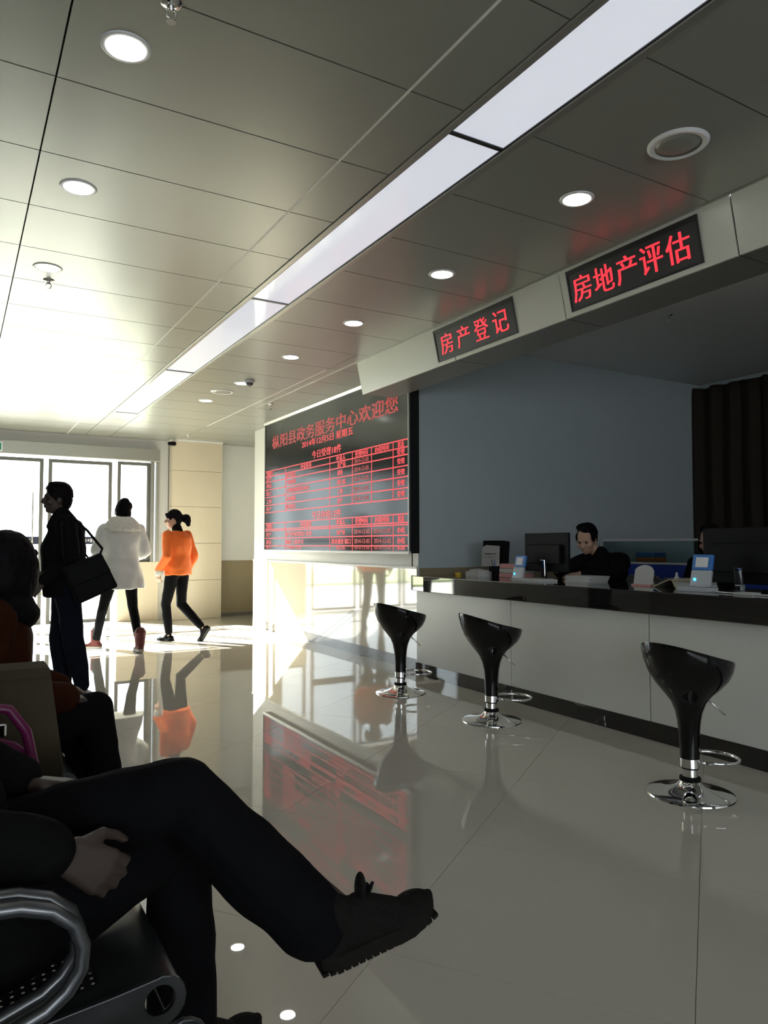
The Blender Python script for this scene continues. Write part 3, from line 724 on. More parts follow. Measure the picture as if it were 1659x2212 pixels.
m = MB(); loft(m, [(1.41, .20, .15, 0, -.03), (1.44, .215, .16, 0, -.03), (1.50, .185, .14, 0, -.02), (1.55, .145, .115, 0, -.01), (1.575, .11, .09, 0, 0)])
for k_ in range(9): m.ell(V(-.19+.0475*k_, -.13+.08*abs(k_-4)/4, 1.425+.010*math.sin(k_*2)), V(.042, .040, .036))
blob('fur_collar', m, 'fur_white', t, vox=.010, it=2, disp=.012, dscale=45)
trousers(t, J, 'trousers_black', .94, .92, 1.0)
for q in 'LR':
    d = V(-.80, .65, 0) if q == 'L' else V(.08, 1, -.08)
    m, so = shoe_mb(J['an'+q], d, s=1.08, boot=.125); sh = blob('boot', m, 'boot_red', t, vox=.009, it=3, disp=.006, dscale=16); build('sole', so, 'sole_rubber', sh)

# ---- woman in the orange jacket, walking to the left
J = dict(pelvis=V(0, 0, .93), chest=V(0, .01, 1.27), head=V(-.01, .075, 1.575), hrot=(.62, -.12, 0),
         shL=V(-.185, .01, 1.37), elL=V(-.25, -.05, 1.10), wrL=V(-.235, .09, .90), shR=V(.185, .01, 1.37), elR=V(.25, -.06, 1.10), wrR=V(.215, .02, .88),
         hipL=V(-.09, 0, .88), knL=V(-.10, .10, .48), anL=V(-.10, .04, .09), hipR=V(.09, 0, .88), knR=V(.10, .02, .47), anR=V(.12, -.33, .17),
         handL=(V(.05, .2, -1), V(-1, 0, 0), V(0, 1, 0), .7), handR=(V(-.05, .2, -1), V(1, 0, 0), V(0, 1, 0), .5))
t, R, s, k = stand('woman in an orange jacket with a ponytail, walking to the left', (2.50, 9.58, 0), .60, J, {})
m = MB(); P = lambda x, y, z: J['head']+R@V(x, y, z)
m.ell(P(0, -.024, .040), V(.084, .100, .098), R); m.ell(P(0, -.060, .0), V(.072, .055, .08), R)
for q in (-1, 1): m.ell(P(q*.072, .0, .03), V(.014, .05, .045), R); m.cap(P(q*.03, .07, .075), .022, P(q*.062, .062, .035), .014)
m.cap(P(0, -.09, .025), .034, P(0, -.14, .015), .036); m.ell(P(0, -.165, -.005), V(.052, .060, .060), R); m.cap(P(0, -.18, -.02), .048, P(0, -.185, -.085), .030)
blob('hair', m, 'hair_black', t, vox=.008, it=2, disp=.004, dscale=60)
build('hair_tie', MB().ell(P(0, -.117, .025), V(.026, .014, .026), R, 12, 8), 'white_plastic', t, smooth=True)
m = MB()
loft(m, [(.855, .190, .145, 0, -.01), (.95, .190, .145, 0, -.01), (1.10, .175, .132, 0, -.005), (1.25, .190, .138, 0, -.005), (1.34, .19, .125, 0, -.005), (1.40, .13, .09, 0, 0), (1.43, .07, .06, 0, 0)])
for q in 'LR': limb(m, [(J['sh'+q], .070), (J['el'+q], .060), (J['wr'+q]+V(0, 0, .03), .052)])
blob('jacket', m, 'jacket_orange', t, vox=.009, it=8, disp=.008, dscale=11)
m = MB(); m.cap(V(0, -.0, 1.41), .07, J['head']+R@V(0, -.03, -.09), .062); blob('collar', m, 'jacket_black', t, vox=.01, it=2)
for q in 'LR':
    m = MB(); m.cap(J['wr'+q]+V(0, 0, .01), .050, J['wr'+q]+V(0, .01, -.015), .048); blob('cuff', m, 'cuff_knit', t, vox=.009, it=2)
trousers(t, J, 'trousers_black', .98, .95, 1.05)
m, so = shoe_mb(J['anL'], V(.05, 1, 0)); sh = blob('shoe', m, 'leather_black', t, vox=.008, it=3); build('sole', so, 'rubber', sh)
m, so = shoe_mb(J['anR'], V(.0, .62, -.80), V(0, .80, .60)); sh = blob('shoe', m, 'leather_black', t, vox=.008, it=3); build('sole', so, 'rubber', sh)

# ============================================================ WAITING BENCH (faces the counter, runs away from the camera)
def seat_unit(y0, label):
    t = thing('waiting_seat', label, 'seat', (0, y0, 0), 0, 'perforated steel seats of the waiting bench')
    W = .535
    prof = [(-.30, .86), (-.27, .80), (-.21, .62), (-.165, .48), (-.14, .435), (-.10, .418), (-.07, .4185), (.05, .420), (.20, .434), (.245, .4404), (.30, .448), (.345, .452), (.372, .442), (.385, .418), (.376, .392), (.355, .380)]
    m = MB()
    def strip(pr, ya, yb):
        n = len(pr); v = []
        for y in (ya, yb):
            v += [(x, y, z) for x, z in pr]+[(x, y, z-.007) for x, z in pr[::-1]]
        nn = 2*n; m.add(v, [(i, (i+1) % nn, nn+(i+1) % nn, nn+i) for i in range(nn)]+[tuple(range(nn))[::-1], tuple(range(nn, 2*nn))])
    strip(prof[:7], 0, W); strip(prof[9:], 0, W); strip(prof[6:10], 0, .06); strip(prof[6:10], .475, W)
    nx, ny_ = 17, 22; dx, dy = .315/nx, .415/ny_
    for ix in range(nx):            # every cell of the pan has a real hole in it
        for iy in range(ny_):
            x0, y0_ = -.07+ix*dx, .06+iy*dy; r = .0033
            sq = [(0, 0), (.5, 0), (1, 0), (1, .5), (1, 1), (.5, 1), (0, 1), (0, .5)]
            o8 = [(x0+a*dx, y0_+b*dy) for a, b in sq]; cx, cy = x0+dx/2, y0_+dy/2
            i8 = [(cx+r*math.cos(-3*PI/4+PI/4*q), cy+r*math.sin(-3*PI/4+PI/4*q)) for q in range(8)]
            zf = lambda x: float(np.interp(x, [-.10, .05, .20, .30], [.418, .420, .434, .448]))-.002
            m.add([(x, y, zf(x)) for x, y in o8+i8], [(q, (q+1) % 8, 8+(q+1) % 8, 8+q) for q in range(8)])
    o = build('shell', m, 'bench_steel', t, smooth=True, angle=50)
    for ys_ in (.0, W):            # cast side plates with the round eye at the front
        outer = [(-.15, .428), (.10, .432), (.26, .448), (.335, .458)]
        for a in [PI/2-PI*kk/8 for kk in range(9)]: outer.append((.340+.046*math.cos(a), .415+.045*math.sin(a)))
        outer += [(.315, .376), (.28, .395), (.23, .378), (.05, .345), (-.15, .34)]
        bm = bmesh.new()
        ov = [bm.verts.new((x, 0, z)) for x, z in outer]; iv = [bm.verts.new((.338+.027*math.cos(-2*PI*kk/18), 0, .418+.026*math.sin(-2*PI*kk/18))) for kk in range(18)]
        ed = [bm.edges.new((ov[i], ov[(i+1) % len(ov)])) for i in range(len(ov))]+[bm.edges.new((iv[i], iv[(i+1) % 18])) for i in range(18)]
        bmesh.ops.triangle_fill(bm, edges=ed, use_beauty=True)
        ex = bmesh.ops.extrude_face_region(bm, geom=list(bm.faces))
        bmesh.ops.translate(bm, vec=(0, .012, 0), verts=[g for g in ex['geom'] if isinstance(g, bmesh.types.BMVert)])
        bmesh.ops.recalc_face_normals(bm, faces=bm.faces)
        bmesh.ops.translate(bm, vec=(0, ys_-.012 if ys_ == 0 else ys_, 0), verts=bm.verts)
        me = bpy.data.meshes.new('side_plate'); bm.to_mesh(me); bm.free()
        link('side_plate', me, 'bench_steel', t, bevel=.002)
    return t
def arm_loop(y, label):
    t = thing('armrest', label, 'armrest', (0, y, 0), 0, 'bent tube armrests of the waiting bench')
    P = [(-.24, .67), (-.10, .685), (.03, .683), (.10, .676), (.145, .660), (.178, .632), (.192, .595), (.190, .560), (.170, .530), (.140, .508), (.08, .488), (-.04, .455), (-.13, .435)]
    for dy in (-.025, .025):
        build('tube', MB().tube([(x, dy, z) for x, z in P], .0125, 12), 'arm_steel', t, smooth=True)
    build('pad', MB().box(-.20, .06, -.037, .037, .690, .699), 'bench_steel', t, bevel=.004)
    build('bracket', MB().box(-.20, -.10, -.036, .036, .415, .44), 'bench_steel', t)
    return t
ssn = ['nearest bench seat, only its curled front edge shows at the bottom edge', 'perforated steel seat under the man with crossed legs, round eye in its side plate',
       'bench seat carrying the kraft paper bag and the pink handbag', 'bench seat under the woman in the brown coat']
sy = [.70, 1.39, 2.08, 2.77]
for y, l in zip(sy, ssn): seat_unit(y, l)
arm_loop(1.315, 'bent steel armrest loop at the lower left, nearest the camera')
arm_loop(2.003, 'bent steel armrest behind the man with crossed legs, before the paper bag')
arm_loop(2.668, 'bent steel armrest beside the woman in the brown coat')
bmr = thing('bench_beam', 'steel beam and feet carrying the row of waiting seats', 'bench frame', (0, 1.9, 0), absolute=True)
build('beam', MB().box(-.02, .06, .60, 3.5, .30, .345), 'bench_steel', bmr, bevel=.004)
for y in (.72, 3.2):
    build('foot', MB().tube([(-.30, y, .02), (-.15, y, .05), (.02, y, .30), (.19, y, .05), (.34, y, .02)], .02, 10), 'bench_steel', bmr, smooth=True)

# ---- man with crossed legs on the bench (world coordinates)
J = dict(pelvis=V(-.02, 1.67, .56), chest=V(-.10, 1.66, 1.00), head=V(-.11, 1.66, 1.33), hrot=(-PI/2-.1, -.1, 0),
         shR=V(-.10, 1.46, 1.12), elR=V(-.14, 1.40, .80), wrR=V(.172, 1.44, .695), shL=V(-.10, 1.86, 1.12), elL=V(-.10, 1.92, .82), wrL=V(.14, 1.80, .72),
         hipR=V(.0, 1.58, .52), knR=V(.44, 1.72, .575), anR=V(.475, 1.745, .10), hipL=V(.0, 1.75, .58), knL=V(.435, 1.585, .715), anL=V(.735, 1.42, .445),
         handR=(V(.80, .12, -.60), V(-.1, -1, .35), V(.2, .1, 1), .62), handL=(V(.9, -.3, -.1), V(0, .2, 1), V(.3, -1, 0), .4))
t = thing('person', 'man in black seated with one leg crossed over the other, hand on his lap', 'person', (0, 1.66, 0), absolute=True)
R = headm(*J['hrot']); body = MB(); head_prims(body, J['head'], R)
body.cap(V(-.11, 1.66, 1.12), .052, J['head']+R@V(0, -.02, -.06), .05)
limb(body, [(J['pelvis'], .10), (J['chest'], .11), (V(-.11, 1.66, 1.14), .06)])
for q in 'LR':
    limb(body, [(J['sh'+q], .045), (J['el'+q], .038), (J['wr'+q], .028)]); body.cap(J['chest'], .07, J['sh'+q], .045)
    limb(body, [(J['hip'+q], .075), (J['kn'+q], .050), (J['an'+q], .036)]); body.cap(J['pelvis'], .085, J['hip'+q], .07)
    h = J['hand'+q]; hand_prims(body, J['wr'+q]+h[0].normalized()*.012, *h[:3], curl=h[3], s=1.08, spread=.10)
blob('body', body, 'skin_shaded', t, vox=.0048, it=3); eyes(t, J['head'], R)
m = MB(); hair_short(m, J['head'], R, 1.03); blob('hair', m, 'hair_black', t, vox=.008, it=2, disp=.004, dscale=60)
m = MB()
m.ell(V(-.10, 1.66, .98), V(.145, .215, .22)); m.ell(V(-.05, 1.66, .70), V(.155, .21, .17)); m.ell(V(-.10, 1.66, 1.12), V(.12, .20, .09)); m.cap(V(-.11, 1.66, 1.15), .08, V(-.105, 1.66, 1.22), .065)
for q in 'LR': limb(m, [(J['sh'+q], .085), (J['el'+q], .074), (J['wr'+q]+(J['el'+q]-J['wr'+q])*.08, .056)])
m.ell(V(.03, 1.60, .66), V(.10, .18, .08)); m.ell(V(.03, 1.51, .53), V(.17, .085, .10))
blob('jacket', m, 'jacket_wool', t, vox=.008, it=3, disp=.010, dscale=10)
m = MB(); m.ell(V(-.02, 1.67, .555), V(.15, .18, .125))
limb(m, [(J['hipL'], .105), (V(.22, 1.665, .655), .092), (V(.40, 1.597, .708), .076), (J['knL'], .070), (V(.482, 1.553, .650), .076), (V(.560, 1.51, .560), .084), (V(.632, 1.466, .487), .079), (V(.668, 1.450, .458), .074)])
limb(m, [(J['hipR'], .10), (V(.20, 1.60, .535), .100), (J['knR'], .074), (V(.462, 1.73, .45), .072), (V(.475, 1.74, .30), .076), (V(.478, 1.745, .15), .080), (V(.478, 1.745, .115), .080)])
for q in range(5): m.cap(V(.630+.007*q, 1.462-.004*q, .482-.008*q), .076, V(.639+.007*q, 1.457-.004*q, .474-.008*q), .074+.004*(q % 2))
blob('trousers', m, 'trousers_black', t, vox=.007, it=3, disp=.006, dscale=13)
def sneaker(an, d, upv, s=1.0):
    d = d.normalized(); u = (upv-d*upv.dot(d)).normalized(); sd = d.cross(u)
    Rm = Matrix((sd, d, u)).transposed(); P = lambda x, y, z: an+Rm@V(x, y, z)*s
    m = MB()
    m.ell(P(0, -.045, -.035), V(.037, .042, .050)*s, Rm); m.cap(P(0, -.025, .022), .040*s, P(0, .02, -.02), .040*s); m.cap(P(0, .0, -.03), .040*s, P(0, .085, -.045), .037*s)
    m.ell(P(0, .125, -.052), V(.047, .075, .030)*s, Rm); m.ell(P(0, .155, -.040), V(.043, .054, .030)*s, Rm); m.cap(P(0, .03, .01), .034*s, P(0, .11, -.030), .028*s)
    up_ = blob('upper', m, 'sneaker_mesh', t, vox=.006, it=2)
    so = MB(); n = 26; v = []; f = []
    out = [(0, -.092), (.026, -.083), (.038, -.05), (.037, .0), (.036, .05), (.047, .10), (.049, .135), (.042, .170), (.026, .196), (.010, .207), (0, .209)]
    out = out+[(-x, y) for x, y in out[-2:0:-1]]
    def bz(y): return -.088+.026*max(0, (y-.09)/.12)**2+.010*max(0, (-y-.05)/.04)
    tp = [P(x*1.0, y, bz(y)+.034+.006*max(0, (y-.15)/.06)) for x, y in out]; bt = [P(x*.96, y*.985, bz(y)) for x, y in out]
    nn = len(out); so.add(tp+bt, [tuple(range(nn)), tuple(range(nn, 2*nn))[::-1]]+[(i, (i+1) % nn, nn+(i+1) % nn, nn+i) for i in range(nn)])
    sl2 = build('sole', so, 'sneaker_sole', t, bevel=.004)
    tr_ = MB()
    for kk in range(17):
        y = -.080+kk*.0172; c = P(0, y, bz(y)-.000); tr_.obox(c, sd*.034*s, (d+u*(.45*max(0, (y-.09)/.12))).normalized()*.0066*s, u*.004*s)
    tt = build('tread', tr_, 'sneaker_sole', t); tt['kind'] = 'stuff'
    tg = MB(); tg.ell(P(0, .042, .050), V(.024, .011, .036)*s, Rm@Matrix.Rotation(-.25, 3, 'X')); build('tongue', tg, 'sneaker_mesh', t, smooth=True)
    lc = MB()
    for kk in range(5):
        y = .060+kk*.0185; z = .020-kk*.0125
        lc.tube([P(-.030, y-.005, z-.016), P(-.012, y, z+.002), P(.012, y+.004, z+.002), P(.030, y+.009, z-.016)], .0036*s, 6)
    lc.tube([P(.0, .056, .026), P(.010, .066, .052), P(.016, .068, .060)], .004*s, 6); lc.tube([P(.0, .056, .026), P(-.014, .064, .046), P(-.012, .07, .030)], .004*s, 6)
    ll = build('laces', lc, 'rubber', t, smooth=True); ll['kind'] = 'stuff'
sneaker(V(.735, 1.41, .452), V(.96, -.12, .215), V(-.215, 0, .96), .95)
sneaker(V(.480, 1.745, .094), V(.98, .18, 0), V(0, 0, 1), 1.0)

# ---- woman in the brown coat further along the bench
J = dict(pelvis=V(0.012, 3.030, .54), chest=V(0.112, 3.030, .88), head=V(0.167, 3.040, 1.155), hrot=(-.45, -.2, .1),
         shR=V(0.112, 2.850, .98), elR=V(0.072, 2.800, .72), wrR=V(0.352, 2.910, .68), shL=V(0.112, 3.210, .98), elL=V(0.092, 3.250, .74), wrL=V(0.352, 3.110, .69),
         hipR=V(0.032, 2.940, .52), knR=V(0.467, 2.970, .62), anR=V(0.552, 3.040, .20), hipL=V(0.032, 3.120, .50), knL=V(0.452, 3.120, .50), anL=V(0.442, 3.140, .09),
         handR=(V(.8, .4, -.1), V(0, -.2, 1), V(.2, 1, 0), .5), handL=(V(.8, -.4, -.1), V(0, .2, 1), V(.2, -1, 0), .5))
t = thing('person', 'woman with black bobbed hair in a brown coat seated at the left edge', 'person', (0, 3.03, 0), absolute=True)
R = headm(*J['hrot']); body = MB(); head_prims(body, J['head'], R, .97)
body.cap(V(0.122, 3.030, .99), .05, J['head']+R@V(0, -.02, -.06), .048)
limb(body, [(J['pelvis'], .09), (J['chest'], .09), (V(0.122, 3.030, 1.0), .055)])
for q in 'LR':
    limb(body, [(J['sh'+q], .04), (J['el'+q], .034), (J['wr'+q], .024)]); body.cap(J['chest'], .06, J['sh'+q], .04)
    limb(body, [(J['hip'+q], .07), (J['kn'+q], .046), (J['an'+q], .033)]); body.cap(J['pelvis'], .08, J['hip'+q], .065)
    h = J['hand'+q]; hand_prims(body, J['wr'+q], *h[:3], curl=h[3], s=.92)
blob('body', body, 'skin_shaded', t, vox=.0062, it=3); eyes(t, J['head'], R, .97)
m = MB(); P = lambda x, y, z: J['head']+R@V(x, y, z)
m.ell(P(0, -.025, .035), V(.098, .112, .105), R); m.ell(P(0, -.055, -.05), V(.096, .075, .10), R)
for q in (-1, 1): m.ell(P(q*.082, .005, -.03), V(.026, .068, .10), R)
m.cap(P(-.05, .07, .075), .022, P(.05, .07, .075), .022)
blob('hair', m, 'hair_black', t, vox=.009, it=3, disp=.004, dscale=50)
m = MB(); m.ell(V(0.102, 3.030, .84), V(.165, .215, .22)); m.ell(V(0.062, 3.030, .62), V(.185, .22, .17)); m.cap(V(0.112, 2.910, .97), .085, V(0.112, 3.150, .97), .085)
for q in 'LR': limb(m, [(J['sh'+q], .085), (J['el'+q], .078), (J['wr'+q], .060)])
m.ell(V(0.232, 3.010, .60), V(.14, .17, .075)); blob('coat', m, 'coat_brown', t, vox=.009, it=3, disp=.014, dscale=9)
m = MB(); m.ell(V(0.137, 3.030, 1.02), V(.125, .155, .065)); m.ell(V(0.187, 3.030, .985), V(.10, .14, .055)); blob('hood', m, 'jacket_black', t, vox=.01, it=3, disp=.01, dscale=14)
m = MB(); m.ell(V(0.012, 3.030, .53), V(.15, .18, .11))
limb(m, [(J['hipR'], .09), (V(0.252, 2.950, .585), .082), (J['knR'], .068), (V(0.502, 3.000, .45), .064), (V(0.547, 3.035, .25), .054)])
limb(m, [(J['hipL'], .09), (V(0.252, 3.120, .51), .08), (J['knL'], .066), (V(0.447, 3.130, .30), .062), (V(0.442, 3.140, .13), .052)])
blob('trousers', m, 'trousers_black', t, vox=.009, it=3, disp=.006, dscale=12)
m, so = shoe_mb(J['anL'], V(1, .1, 0)); sh = blob('shoe', m, 'leather_black', t, vox=.008, it=3); build('sole', so, 'rubber', sh)
m, so = shoe_mb(J['anR'], V(.85, .1, -.4), V(.4, 0, .85)); sh = blob('shoe', m, 'leather_black', t, vox=.008, it=3); build('sole', so, 'rubber', sh)

# ---- bags on the seat between them
t = thing('paper_bag', 'tall kraft paper bag standing on the bench seat between the seated people', 'bag', (.06, 2.30, .43), absolute=True)
m = MB(); pts = [(-.14, .445), (.235, .445), (.245, .62), (.205, .90), (-.13, .90), (-.15, .62)]
m.prism([(x+.03, 2.24, z) for x, z in pts], (0, .13, 0)); build('bag_body', m, 'kraft_paper', t, bevel=.004)
build('folded_rim', MB().prism([(-.098, 2.235, .875), (.237, 2.235, .875), (.233, 2.235, .902), (-.098, 2.235, .902)], (0, .14, 0)), 'kraft_paper', t, bevel=.002)
t = thing('handbag', 'pink handbag with a silver clasp leaning on the kraft paper bag', 'bag', (.08, 2.09, .43), absolute=True)
m = MB(); m.ell(V(.07, 2.105, .56), V(.15, .042, .12)); m.ell(V(.07, 2.105, .66), V(.125, .034, .10)); m.cap(V(-.03, 2.105, .48), .05, V(.16, 2.105, .48), .05)
blob('bag_body', m, 'pink_leather', t, vox=.009, it=3, disp=.006, dscale=14)
build('clasp', MB().box(.045, .120, 2.055, 2.072, .765, .800), 'chrome', t, bevel=.005)
build('strap', MB().tube([(-.02, 2.09, .71), (.0, 2.08, .80), (.06, 2.07, .845), (.125, 2.07, .83), (.165, 2.075, .77), (.185, 2.08, .68), (.215, 2.085, .56), (.225, 2.09, .49)], .013, 8), 'pink_leather', t, smooth=True)

# ============================================================ BEHIND THE COUNTER
# ---- clerk writing at the counter
J = dict(pelvis=V(5.10, 4.60, .54), chest=V(4.98, 4.64, .98), head=V(4.84, 4.70, 1.285), hrot=(PI/2+.35, -.42, 0),
         shR=V(5.00, 4.86, 1.09), elR=V(4.80, 4.98, 1.0), wrR=V(4.62, 4.80, 1.03), shL=V(4.98, 4.44, 1.09), elL=V(4.80, 4.30, 1.0), wrL=V(4.62, 4.56, .995),
         hipR=V(5.08, 4.69, .52), knR=V(4.72, 4.72, .52), anR=V(4.76, 4.72, .09), hipL=V(5.08, 4.51, .52), knL=V(4.72, 4.50, .52), anL=V(4.76, 4.50, .09),
         handR=(V(-.8, -.4, .15), V(0, .6, .8), V(-.2, -.6, .8), .6), handL=(V(-.9, .3, -.05), V(0, 0, 1), V(-.2, 1, 0), .3))
def clerk(J, label, hair='short'):
    t = thing('person', label, 'person', (J['pelvis'].x, J['pelvis'].y, 0), absolute=True)
    R = headm(*J['hrot']); body = MB(); head_prims(body, J['head'], R); nb = J['chest']+V(0, 0, .15)
    body.cap(nb, .052, J['head']+R@V(0, -.02, -.06), .05); limb(body, [(J['pelvis'], .10), (J['chest'], .10), (nb, .06)])
    for q in 'LR':
        limb(body, [(J['sh'+q], .045), (J['el'+q], .036), (J['wr'+q], .026)]); body.cap(J['chest'], .07, J['sh'+q], .045)
        limb(body, [(J['hip'+q], .075), (J['kn'+q], .050), (J['an'+q], .036)]); body.cap(J['pelvis'], .085, J['hip'+q], .07)
        h = J['hand'+q]; hand_prims(body, J['wr'+q], *h[:3], curl=h[3])
    blob('body', body, 'skin', t, vox=.007, it=3); eyes(t, J['head'], R)
    m = MB(); hair_short(m, J['head'], R, 1.04, fringe=False, hl=.020)
    if hair == 'long':
        P = lambda x, y, z: J['head']+R@V(x, y, z)
        m.ell(P(0, -.06, -.06), V(.095, .07, .12), R)
        for q in (-1, 1): m.ell(P(q*.08, 0, -.04), V(.024, .06, .10), R)
    blob('hair', m, 'hair_black', t, vox=.008, it=2, disp=.004, dscale=60)
    m = MB(); c, p = J['chest'], J['pelvis']; m.cap(p+V(0, 0, .05), .17, c, .165); m.cap(J['shL'], .085, J['shR'], .085); m.cap(c+V(0, 0, .12), .085, c+V(-.03, 0, .18), .07)
    for q in 'LR': limb(m, [(J['sh'+q], .082), (J['el'+q], .068), (J['wr'+q]+(J['el'+q]-J['wr'+q])*.12, .050)])
    blob('jacket', m, 'jacket_black', t, vox=.010, it=3, disp=.010, dscale=10)
    trousers(t, J, 'trousers_black', 1, 1)
    for q in 'LR':
        m, so = shoe_mb(J['an'+q], R@V(0, 1, 0)-V(0, 0, (R@V(0, 1, 0)).z)); sh = blob('shoe', m, 'leather_black', t, vox=.01, it=2); build('sole', so, 'rubber', sh)
    return t
clerk(J, 'man in black leaning over his papers behind the counter')
def seatpose(x, y, hz, yaw):
    c, s_ = math.cos(yaw), math.sin(yaw)
    def L(a, b, z): return V(x+a*c-b*s_, y+a*s_+b*c, z)
    f = L(0, 1, 0)-L(0, 0, 0); r = L(1, 0, 0)-L(0, 0, 0)
    return dict(pelvis=L(0, 0, .54), chest=L(0, .04, .94), head=L(0, .10, hz), hrot=(yaw, -.25, 0), shL=L(-.19, .03, 1.06), elL=L(-.24, .10, .80), wrL=L(-.15, .36, .78), shR=L(.19, .03, 1.06), elR=L(.24, .10, .80), wrR=L(.15, .36, .78),
                hipL=L(-.09, 0, .52), knL=L(-.10, .40, .50), anL=L(-.10, .40, .09), hipR=L(.09, 0, .52), knR=L(.10, .40, .50), anR=L(.10, .40, .09),
                handL=(f+r*.3, V(0, 0, 1), r, .4), handR=(f-r*.3, V(0, 0, 1), -r, .4))
clerk(seatpose(5.85, 4.12, 1.27, PI/2), 'black haired clerk whose head shows above the left edge of the large dark monitor', 'long')
clerk(seatpose(5.55, 3.02, 1.30, PI/2), 'black haired clerk behind the large dark monitor, at the right edge')

def office_chair(x, y, label, yaw):
    t = thing('office_chair', label, 'chair', (x, y, 0), yaw, 'grey office chairs behind the counter')
    build('seat', MB().box(-.23, .23, -.22, .23, .42, .455), 'grey_plastic', t, bevel=.02)
    m = MB(); pts = [(-.21, .56), (.21, .56), (.225, .84), (.20, .93), (.15, .965), (-.15, .965), (-.20, .93), (-.225, .84)]
    m.prism([(a, -.27, z) for a, z in pts], (0, .035, 0)); build('backrest', m, 'grey_plastic', t, bevel=.012)
    build('post', MB().box(-.03, .03, -.285, -.265, .42, .62), 'black_plastic', t); build('stem', MB().lathe([(.03, .08), (.03, .42)], 14), 'black_plastic', t)
    for k in range(5):
        a = 2*PI*k/5; build('spoke', MB().tube([(0, 0, .09), (.27*math.cos(a), .27*math.sin(a), .05)], [.022, .015], 8).ell((.27*math.cos(a), .27*math.sin(a), .028), (.026, .026, .028), None, 10, 6), 'black_plastic', t, smooth=True)
office_chair(5.20, 4.60, 'grey office chair under the clerk in black', PI/2)
office_chair(4.98, 3.98, 'empty grey office chair beside the clerk, behind the white rounded card', PI/2+.15)

# ---- desk partition with glass
t = thing('desk_partition', 'white framed office partition, glass above and blue panel below', 'partition', (6.5, 5, 0), absolute=True)
build('blue_panel', MB().box(6.49, 6.52, 3.2, 6.09, .10, 1.03), 'blue_board', t)
build('glass', MB().box(6.502, 6.508, 3.22, 6.07, 1.05, 1.28), 'partition_glass', t)
for z0, z1 in ((1.03, 1.052), (1.28, 1.305), (.05, .10)): build('rail', MB().box(6.48, 6.53, 3.2, 6.09, z0, z1), 'white_plastic', t, bevel=.003)
for y in (3.2, 4.62, 6.07): build('post', MB().box(6.48, 6.53, y-.015, y+.015, 0, 1.305), 'white_plastic', t)
t = thing('office_desk', 'desk behind the white framed partition', 'desk', (7.0, 5, 0), absolute=True)
build('desktop', MB().box(6.54, 7.2, 3.3, 5.9, .98, 1.01), 'white_plastic', t, bevel=.003)
for y in (3.35, 5.85): build('side_panel', MB().box(6.55, 7.15, y-.015, y+.015, 0, .98), 'white_plastic', t)
for i, (mt, z0, z1, l) in enumerate((('orange_card', 1.01, 1.105, 'orange box seen through the partition glass, under a blue one'), ('blue_plastic', 1.105, 1.155, 'blue box on top of the orange one behind the partition glass'))):
    b = build('storage_box', MB().box(6.60, 6.80, 5.42, 5.66, z0, z1), mt, None, bevel=.006); tag(b, l, 'box')

# ---- curtain
m = MB(); ny = 260; v = []; f = []
for i in range(ny+1):
    y = 6.10-i*(6.4/ny); a = .055*math.sin(y*2*PI/.27+.8*math.sin(y*2.3))+.02*math.sin(y*2*PI/.13)
    for z, kk in ((.02, 1.15), (1.1, 1.05), (2.2, .95), (3.10, .8), (3.255+.012*math.sin(y*2*PI/.30), .7)): v.append((8.27+a*kk, y, z))
for i in range(ny):
    for k in range(4): f.append((i*5+k, i*5+k+1, (i+1)*5+k+1, (i+1)*5+k))
m.add(v, f); c = build('curtain', m, 'curtain_cloth', None, smooth=True); tag(c, 'dark brown pleated curtain hanging along the back of the office', 'curtain')
sm = c.modifiers.new('s', 'SOLIDIFY'); sm.thickness = .004

# ---- monitors
def monitor(x, y, w, h, z0, label, rot=0):
    t = thing('monitor', label, 'monitor', (x, y, ZS), rot, 'dark computer monitors on the counter')
    b = z0-ZS
    build('casing', MB().prism([(0, -w/2, b), (0, w/2, b), (0, w/2, b+h), (0, -w/2, b+h)], (.022, 0, 0)).prism([(-.028, -w*.36, b+.07), (-.028, w*.36, b+.07), (-.028, w*.36, b+h-.10), (-.028, -w*.36, b+h-.10)], (.03, 0, 0)), 'black_plastic', t, bevel=.006)
    build('screen', MB().box(.0215, .0228, -w/2+.015, w/2-.015, b+.02, b+h-.015), 'screen_glow', t)
    build('neck', MB().prism([(-.035, -.03, .008), (-.012, -.03, .008), (-.012, -.022, b+.10), (-.035, -.022, b+.10)], (0, .055, 0)), 'chrome', t, bevel=.002)
    build('base', MB().lathe([(.001, .0), (.115, .0), (.115, .006), (.05, .012), (.001, .013)], 30, cap=False), 'black_gloss', t, smooth=True, angle=40)
    return t
monitor(4.36, 4.705, .575, .33, 1.012, 'black monitor seen from behind, left of the clerk in black', -.06)
monitor(4.26, 2.83, .60, .355, .995, 'large dark monitor at the right edge, hiding a clerk', -.10)

def rater(x, y, z, label, rot=0):
    t = thing('rating_device', label, 'device', (x, y, z), rot, 'blue and white rating devices facing the visitors')
    T = lambda u, s_: (-.035+.05*s_/.20, u, s_)       # leans back
    def sl(u0, u1, s0, s1, o, d):
        n = V(-.97, 0, .24); return MB().prism([V(*T(u0, s0))+n*o, V(*T(u1, s0))+n*o, V(*T(u1, s1))+n*o, V(*T(u0, s1))+n*o], n*-d)
    build('body', sl(-.068, .068, .005, .105, 0, .028), 'device_white', t, bevel=.006)
    build('hood', sl(-.068, .068, .105, .205, .0, .028), 'blue_plastic', t, bevel=.008)
    build('display', sl(-.042, .042, .122, .185, .0035, .004), 'white_plastic', t, bevel=.002)
    build('lamp', MB().ell(V(*T(.035, .045))+V(-.004, 0, 0), (.004, .009, .009), None, 10, 6), 'led_blue', t, smooth=True)
    build('foot', MB().box(-.045, .06, -.07, .07, 0, .008), 'device_white', t, bevel=.003)
    return t
